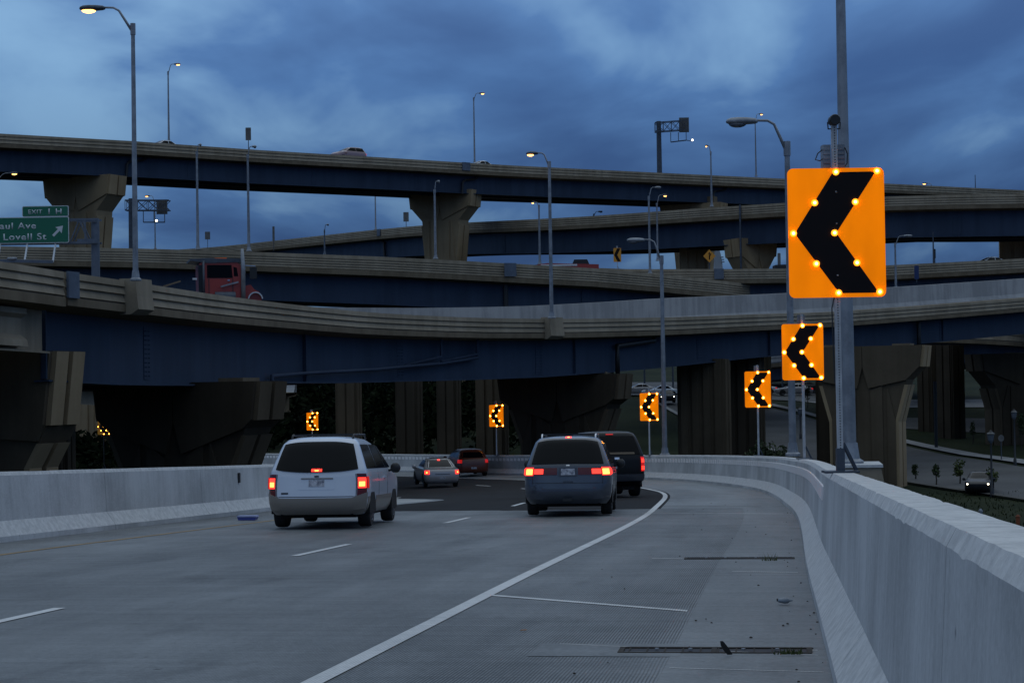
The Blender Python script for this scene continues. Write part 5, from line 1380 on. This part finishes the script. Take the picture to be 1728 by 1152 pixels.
# parked and queueing cars far off by the lot
for px, py, mat, hd, lab, rot in ((1124, 681, 'p_dark', True, 'dark car with two white headlights queueing far off beside the silver lamp post', 178), (1108, 668, 'p_silver', False, 'silver car parked far off just left of the silver lamp post under the ramp', 95),
                                  (1146, 671, 'p_pale', False, 'pale car parked far off right of the silver lamp post under the ramp', 92), (1312, 667, 'p_pale', False, 'pale parked car far off just left of the second chevron sign pole', 85),
                                  (1372, 668, 'p_silver', False, 'silver parked car far off just right of the second chevron sign post', 88), (1385, 664, 'p_dark', False, 'dark parked car far off right of the second chevron sign near the black column', 88)):
    g = on_ground(px, py, .14)
    small_car(lab, g, R(rot), CAR, mat, brake=False, head=hd)
# ================================================================== street furniture, plants, litter
def post_lantern(label, px, top, foot, d=None):
    g = on_ground(px, foot); d = g.y; h = P(px, top, d).z - g.z
    root = thing('street_lantern', label, 'lamp post', g, 0, 'black lantern posts along the street')
    MB().tube([(0, 0, 0), (0, 0, .5), (0, 0, .55), (0, 0, h - .65)], [.13, .11, .07, .05], 10).build('post', M['black_metal'], root, True, auto=40)
    MB().tube([(0, 0, h - .65), (0, 0, h - .5), (0, 0, h - .1), (0, 0, h)], [.07, .16, .22, .06], 8).build('lantern', M['lens_off'], root)
    MB().tube([(0, 0, h - .14), (0, 0, h - .02), (0, 0, h + .1)], [.25, .12, .02], 8).build('lantern_cap', M['black_metal'], root)
post_lantern('black lantern post on the near kerb of the street by the oncoming car', 1674, 728, 838)
post_lantern('black lantern post on the far sidewalk near the right picture edge', 1713, 692, 786)
post_lantern('black lantern post between the two grey sign posts left of the large sign', 1351, 688, 742)
g = on_ground(1580, 757); t = thing('utility_post', 'plain dark post on the far side of the street at right', 'post', g)
MB().tube([(0, 0, 0), (0, 0, 5.5)], .14, 8).build('shaft', M['black_metal'], t)
g = on_ground(1690, 778); t = thing('street_sign', 'small round topped grey sign on a thin post beside the far sidewalk', 'street sign', g)
MB().tube([(0, 0, 0), (0, 0, 1.7)], .04, 6).build('post', M['galv_dark'], t)
MB().prism([(.22 * math.cos(2 * math.pi * i / 10), .26 * math.sin(2 * math.pi * i / 10)) for i in range(10)], (1, 0, 0), (0, 0, 1), (0, .03, 0), (0, -.05, 1.7)).build('sign_plate', M['plate_grey'], t)
M['orange_stake'] = simple('orange_stake', (0.22, 0.06, 0.02), 0.7)
for px, foot, top, mat, lab in ((1655, 880, 858, 'galv', 'short pale pipe marker in the grass beyond the right barrier'), (1718, 886, 868, 'orange_stake', 'short orange marker stake in the grass at right edge')):
    g = on_ground(px, foot); h = P(px, top, g.y).z - g.z
    t = thing('marker_post', lab, 'marker post', g)
    MB().tube([(0, 0, 0), (0, 0, h * .8), (.0, 0, h)], [.10, .10, .06], 10).build('shaft', M[mat], t)
    MB().tube([(0, 0, h * .8), (0, 0, h * .86)], .13, 10).build('collar', M[mat], t)
def leaf_cloud(mb, c, rx, rz, n, size, rnd):
    for _ in range(n):
        while True:
            p = Vector((rnd.uniform(-1, 1), rnd.uniform(-1, 1), rnd.uniform(-1, 1)))
            if p.length < 1: break
        p = Vector((c[0] + p.x * rx, c[1] + p.y * rx, c[2] + p.z * rz))
        a = Vector((rnd.gauss(0, 1), rnd.gauss(0, 1), rnd.gauss(0, 1))).normalized(); b = a.cross(Vector((rnd.gauss(0, 1), rnd.gauss(0, 1), rnd.gauss(0, 1)))).normalized()
        s = size * rnd.uniform(.6, 1.3)
        mb.add([p - a * s, p + b * s * .5, p + a * s, p - b * s * .5], [(0, 1, 2, 3)])
def young_tree(label, px, top, foot, wpx, mat='leaf', seed=1, n=420, name='young_tree', trunk=.35):
    g = on_ground(px, foot); h = P(px, top, g.y).z - g.z; w = wpx * g.y / F_PX / 2
    rnd = random.Random(seed)
    root = thing(name, label, 'tree', g, 0, 'young street trees')
    mb = MB().tube([(0, 0, -.1), (.03, 0, h * .3), (-.02, .02, h * .6), (0, 0, h * .92)], [.06, .045, .03, .01], 7)
    for k in range(5):
        a = rnd.uniform(0, 6.28); z = h * rnd.uniform(trunk, .75)
        mb.tube([(0, 0, z), (math.cos(a) * w * .7, math.sin(a) * w * .7, z + h * .14)], [.02, .008], 5)
    mb.build('trunk', M['bark'], root)
    mb = MB()
    for k in range(9):
        a = rnd.uniform(0, 6.28); r = w * rnd.uniform(.1, .75); z = h * rnd.uniform(trunk + .1, .95)
        q = 1 - abs((z / h) - .62) * 1.2
        leaf_cloud(mb, (math.cos(a) * r * q, math.sin(a) * r * q, z), w * .55, h * .15, n // 13, .10, rnd)
    mb.build('crown', M[mat], root)
young_tree('small leafy tree left of the oncoming car on the near side of the street', 1620, 777, 818, 25, 'leaf_light', 3)
young_tree('small leafy tree in front of the black lantern post by the oncoming car', 1676, 788, 832, 26, 'leaf_light', 4)
young_tree('thin dark sapling second from the pier on the near side of the street', 1580, 784, 820, 15, 'leaf', 5, 260)
young_tree('thin dark sapling nearest the tall pier on the near side of the street', 1545, 783, 810, 12, 'leaf', 6, 240)
young_tree('dark little tree across the street beside the tall pier', 1523, 702, 741, 13, 'leaf', 7, 260)
young_tree('dark little tree beyond the far sidewalk between the slender columns and right pier', 1642, 712, 748, 13, 'leaf', 8, 260)
young_tree('tiny narrow tree beyond the far sidewalk near the slender columns', 1619, 718, 738, 7, 'leaf', 9, 150)
young_tree('dark tree at the right picture edge beyond the street', 1724, 700, 760, 22, 'leaf', 10, 420)
young_tree('small dark tree in the far lot beside the second chevron sign post', 1363, 652, 688, 12, 'leaf', 11, 240)
young_tree('small dark tree in the far lot just right of the chevron sign post pair', 1381, 655, 682, 10, 'leaf', 12, 200)
for px, top, w, sd, lab in ((1285, 742, 22, 1, 'low dark bush behind the barrier right of the third chevron post'), (1302, 745, 18, 2, 'dark bush between the third chevron post and the silver pole'),
                            (1322, 748, 18, 3, 'dark bush beside the foot of the silver lamp pole'), (1266, 752, 18, 4, 'low dark bush behind the barrier left of the third chevron post')):
    d = 100.0; c = P(px, 772, d); h = P(px, top, d).z - c.z; rnd = random.Random(sd)
    t = thing('bush', lab, 'bush', (c.x, c.y, ground_z(c.x, c.y)), 0, 'bushes behind the barrier')
    mb = MB(); hh = P(px, top, d).z - ground_z(c.x, c.y)
    for k in range(8):
        leaf_cloud(mb, (rnd.uniform(-.5, .5) * w * d / F_PX, rnd.uniform(-.4, .4), hh * rnd.uniform(.2, .9)), .32, hh * .13, 60, .1, rnd)
    mb.build('crown', M['leaf'], t)
    MB().tube([(0, 0, -.1), (0, 0, hh * .8)], [.05, .02], 6).build('stem', M['bark'], t)
# wooded bank far beyond the bend and taller grass by the street
M['scrub'] = worn('shaded_scrub_leaf', (0.0035, 0.006, 0.0025), (0.008, 0.013, 0.005), 0.95, 1.0, fine=6, spec=0.05)  # near-black leaf colour carries the deck shade over the bank
rnd = random.Random(77); mb = MB()
for k in range(1500):
    X = rnd.uniform(-62, 3); Y = rnd.uniform(152, 262)
    if X > -14 and Y < 176 and rnd.random() < .5: continue
    leaf_cloud(mb, (X, Y, ground_z(X, Y) + rnd.uniform(.0, 2.2)), 1.9, .9, 30, .42, rnd)
tag(mb.build('undergrowth', M['scrub']), 'dark leafy scrub covering the bank beyond the bend', 'scrub', kind='stuff')
mb = MB()
for k in range(9000):
    g = None
    X = rnd.uniform(8, 46); Y = rnd.uniform(52, 112)
    z = ground_z(X, Y); a = rnd.uniform(0, 6.28); h = rnd.uniform(.05, .22); l = rnd.uniform(-.08, .08)
    mb.add([(X - .04 * math.cos(a), Y - .04 * math.sin(a), z), (X + .04 * math.cos(a), Y + .04 * math.sin(a), z), (X + l, Y + l, z + h)], [(0, 1, 2)])
tag(mb.build('grass', M['grass']), 'rough grass between the right barrier and the street', 'grass', kind='stuff')

# far buildings under and between the ramps ---------------------------------
def far_building(label, x0, x1, top, foot, d, mat, rows=0, cols=0, depth=14, lit=0, name='building'):
    a = P(x0, foot, d); c = P(x1, top, d)
    gz = min(a.z, ground_z(a.x, d))
    root = thing(name, label, 'building', (a.x, d, gz))
    w, h = c.x - a.x, c.z - gz
    MB().box(0, w, 0, depth, -1, h).build('wall', M[mat], root)
    MB().box(-.3, w + .3, -.3, depth + .3, h + .002, h + .5).build('roof', M['plate_grey'], root)
    rr = random.Random(int(x0)); zt0 = P(x0, foot, d).z - gz
    for r in range(rows):
        for q_ in range(cols):
            x = w * (q_ + .5) / cols; z = zt0 + (h - zt0) * (r + .5) / rows
            on = rr.random() < lit
            f = MB().box(x - w / cols * .33, x + w / cols * .33, -.06, .02, z - .55, z + .55).build('window', M['win_lit' if on else 'glass'], root)
    return root
M['win_lit'] = simple('lit_window', (0.8, 0.5, 0.2), 0.4, emit=(1.0, 0.55, 0.2), strength=1.6)
M['far_wall'] = worn('far_wall', (0.10, 0.105, 0.115), (0.15, 0.155, 0.165), 0.9, 0.05)
M['far_pale'] = worn('far_pale_wall', (0.26, 0.28, 0.31), (0.34, 0.36, 0.39), 0.8, 0.05)
far_building('long far building with lit windows seen under the ramp by the fourth chevron', 1078, 1160, 627, 652, 330, 'far_pale', 2, 14, lit=.55)
far_building('low grey far building behind the parked cars by the second chevron sign', 1295, 1440, 634, 660, 300, 'far_wall', 1, 10, lit=.1)
far_building('low far wall like building beyond the far road at right', 1440, 1800, 640, 672, 290, 'far_wall', 1, 9, lit=.05)
# pale leaning tower slab far beyond the straight ramp
d = 420; b = P(1214, 470, d)
t = thing('tower', 'pale curved slab of a far tower rising beside the yellow diamond sign', 'tower', (b.x, d, b.z))
def tw(px, py): p = P(px, py, d); return (p.x - b.x, p.z - b.z)
MB().prism([tw(1207, 472), tw(1206, 440), tw(1204, 414), tw(1212, 414), tw(1216, 428), tw(1219, 444), tw(1221, 472)], (1, 0, 0), (0, 0, 1), (0, 9, 0)).build('slab', M['far_pale'], t)
for k in range(3):
    x, z = tw(1217 + k * .8, 434 + k * 4); MB().box(x - .1, x + .5, -.25, .1, z - .12, z + .12).build('ledge', M['galv'], t)
# far tail lights queueing by the far building
for px, py, lab in ((1090, 652, 'left one of the small red lit traffic lights far off above the fourth chevron'), (1148, 652, 'right small red traffic light far off beyond the silver lamp post')):
    d = 280; p = P(px, py, d); gz = ground_z(p.x, d)
    t = thing('traffic_light', lab, 'traffic light', (p.x, d, gz))
    MB().tube([(0, 0, 0), (0, 0, p.z - gz - .4)], .08, 6).build('post', M['black_metal'], t)
    MB().box(-.22, .22, -.15, .15, p.z - gz - .8, p.z - gz + .35).build('housing', M['black_metal'], t)
    mb = MB(); ball(mb, (0, -.18, p.z - gz), .2, 8, 5); mb.build('lamp', M['brake'], t, True)
for px, top, lab in ((1088, 600, 'thin pole left of the silver lamp post standing in the far lot'), (1136, 600, 'thin pole right of the silver lamp post standing in the far lot'), (1321, 610, 'thin pole in the far lot behind the second chevron sign')):
    g = on_ground(px, 662); t = thing('lamp_pole', lab, 'pole', g)
    MB().tube([(0, 0, 0), (0, 0, 9)], [.12, .09], 8).build('shaft', M['galv_dark'], t)

# ------------------------------------------------------------------ drains and litter on the shoulder
def drain(label, s, o0, o1, wd):
    p = road(s, (o0 + o1) / 2, .008); root = thing('drain_grate', label, 'drain grate', p, heading(s))
    h = abs(o1 - o0) / 2
    mb = MB(); mb.box(-h, h, -wd / 2, -wd / 2 + .03, -.004, .004); mb.box(-h, h, wd / 2 - .03, wd / 2, -.004, .004)
    for x in (-h, -.02, h - .03): mb.box(x, x + .035, -wd / 2 + .031, wd / 2 - .031, -.004, .0035)
    mb.build('frame', M['rust'], root)
    MB().box(-h + .03, h - .03, -wd / 2 + .03, wd / 2 - .03, -.012, -.003).build('opening', M['sign_black'], root)
    n = int(2 * h / .115); b0 = None
    for k in range(n):
        x = -h + .07 + k * .115
        if b0 is None: b0 = MB().box(-.005, .005, -wd / 2 + .032, wd / 2 - .032, -.003, .002).build('grate_bar', M['rust'], root); o = b0
        else: o = link('grate_bar', b0.data, root)
        o.location.x = x
    for x in (-h * .6, -h * .25, h * .3, h * .65):
        MB().tube([(x, 0, .004), (x, 0, .013)], .014, 8).build('bolt', M['galv'], root)
drain('wide rusty drain grate across the shoulder nearest the camera', 12.3, 1.66, .42, .26)
drain('narrow rusty drain grate across the shoulder farther up by the barrier', 22.7, 1.75, .45, .20)
# grey crumpled bottle
def spot(px, py):
    for d10 in range(60, 700):
        p = P(px, py, d10 / 10)
        if p.z <= -1.31 - .0345 * p.y: break
    i = min(range(len(KP)), key=lambda i: (KP[i][0] - p.x) ** 2 + (KP[i][1] - p.y) ** 2)
    c, t = K(KS[i]); dd = Vector((p.x - c.x, p.y - c.y)); return road(KS[i] + dd.dot(t), -(dd.x * t.y - dd.y * t.x), .012)
p = spot(1324, 1019)
t = thing('crumpled_bottle', 'grey crumpled plastic bottle lying on the shoulder near the barrier', 'litter', p, R(-12))
mb = MB(); rings = []
rl = random.Random(5)
for u, r in ((-.055, .008), (-.05, .022), (-.03, .026), (0, .03), (.025, .026), (.04, .016), (.05, .008), (.066, .007)):
    rings.append([(u, r * 1.1 * math.cos(a) * rl.uniform(.8, 1.15), .026 + r * .85 * math.sin(a) * rl.uniform(.8, 1.1)) for a in [2 * math.pi * i / 12 for i in range(12)]])
mb.loft(rings).build('bottle_body', simple('grey_plastic', (.20, .23, .27), .35), t, True)
MB().tube([(-.065, 0, .03), (-.050, 0, .032)], .012, 8).build('bottle_cap', M['black_metal'], t)
p = spot(1222, 1106)
t = thing('rubber_scrap', 'black strip of tyre rubber standing up in the near drain grate', 'litter', p, R(20))
MB().loft([[(x - w, -.006, z), (x + w, -.006, z), (x + w, .006, z), (x - w, .006, z)] for x, z, w in ((.04, 0, .016), (.018, .03, .02), (-.002, .06, .018), (-.016, .088, .008))]).build('strip', M['rubber'], t)
p = spot(418, 879)
t = thing('blue_container', 'small blue plastic box lying at the foot of the left barrier', 'litter', p, R(-8))
MB().prism([(-.17, 0), (.17, 0), (.19, .06), (-.19, .06)], (1, 0, 0), (0, 0, 1), (0, .2, 0), (0, -.1, 0)).build('tub', simple('blue_plastic', (.05, .07, .32), .4), t)
MB().prism([(-.20, .061), (.20, .061), (.19, .085), (-.19, .085)], (1, 0, 0), (0, 0, 1), (0, .23, 0), (0, -.115, 0)).build('lid', simple('pale_blue_plastic', (.25, .28, .5), .4), t)
def weed(label, px, py, n, h, seed):
    p = spot(px, py); rr = random.Random(seed); t = thing('weed', label, 'weed', p)
    mb = MB()
    for k in range(n):
        a = rr.uniform(0, 6.28); l = rr.uniform(.3, 1); x, y = rr.uniform(-.09, .09), rr.uniform(-.02, .02)
        mb.add([(x - .004, y, 0), (x + .004, y, 0), (x + math.cos(a) * h * .5 * l, y + math.sin(a) * h * .5 * l, h * l)], [(0, 1, 2)])
    mb.build('blade', M['leaf_light'], t)['kind'] = 'stuff'
weed('tuft of grass growing in the near drain joint by the barrier', 1330, 1104, 60, .05, 3)
weed('dry twig of weed sticking up from the farther drain joint', 1298, 945, 26, .11, 4)
mb = MB(); rr = random.Random(21)
for k in range(75):
    s = rr.uniform(8, 46) if k % 3 else rr.uniform(8, 24); o = rr.uniform(.36, 2.6) if k % 2 else rr.uniform(.34, .6)
    p = road(s, o, .008); r = rr.uniform(.004, .013)
    mb.loft([[(p.x + r * kk * math.cos(a) * rr.uniform(.6, 1.3), p.y + r * kk * 1.4 * math.sin(a), p.z + z) for a in [2 * math.pi * i / 5 for i in range(5)]] for kk, z in ((1, 0), (.8, r * .5), (.3, r * .8))])
tag(mb.build('gravel', M['rust']), 'scattered dark grit and leaf bits on the shoulder', 'grit', kind='stuff')
p = spot(884, 1067); t = thing('fallen_leaf', 'single small orange leaf lying on the shoulder left of the near drain', 'leaf', p, R(30))
MB().prism([(-.03, 0), (-.01, .018), (.03, .004), (.01, -.016)], (1, 0, 0), (0, 1, 0), (0, 0, .004), (0, 0, 0)).build('blade', simple('orange_leaf', (.32, .13, .03), .7), t)
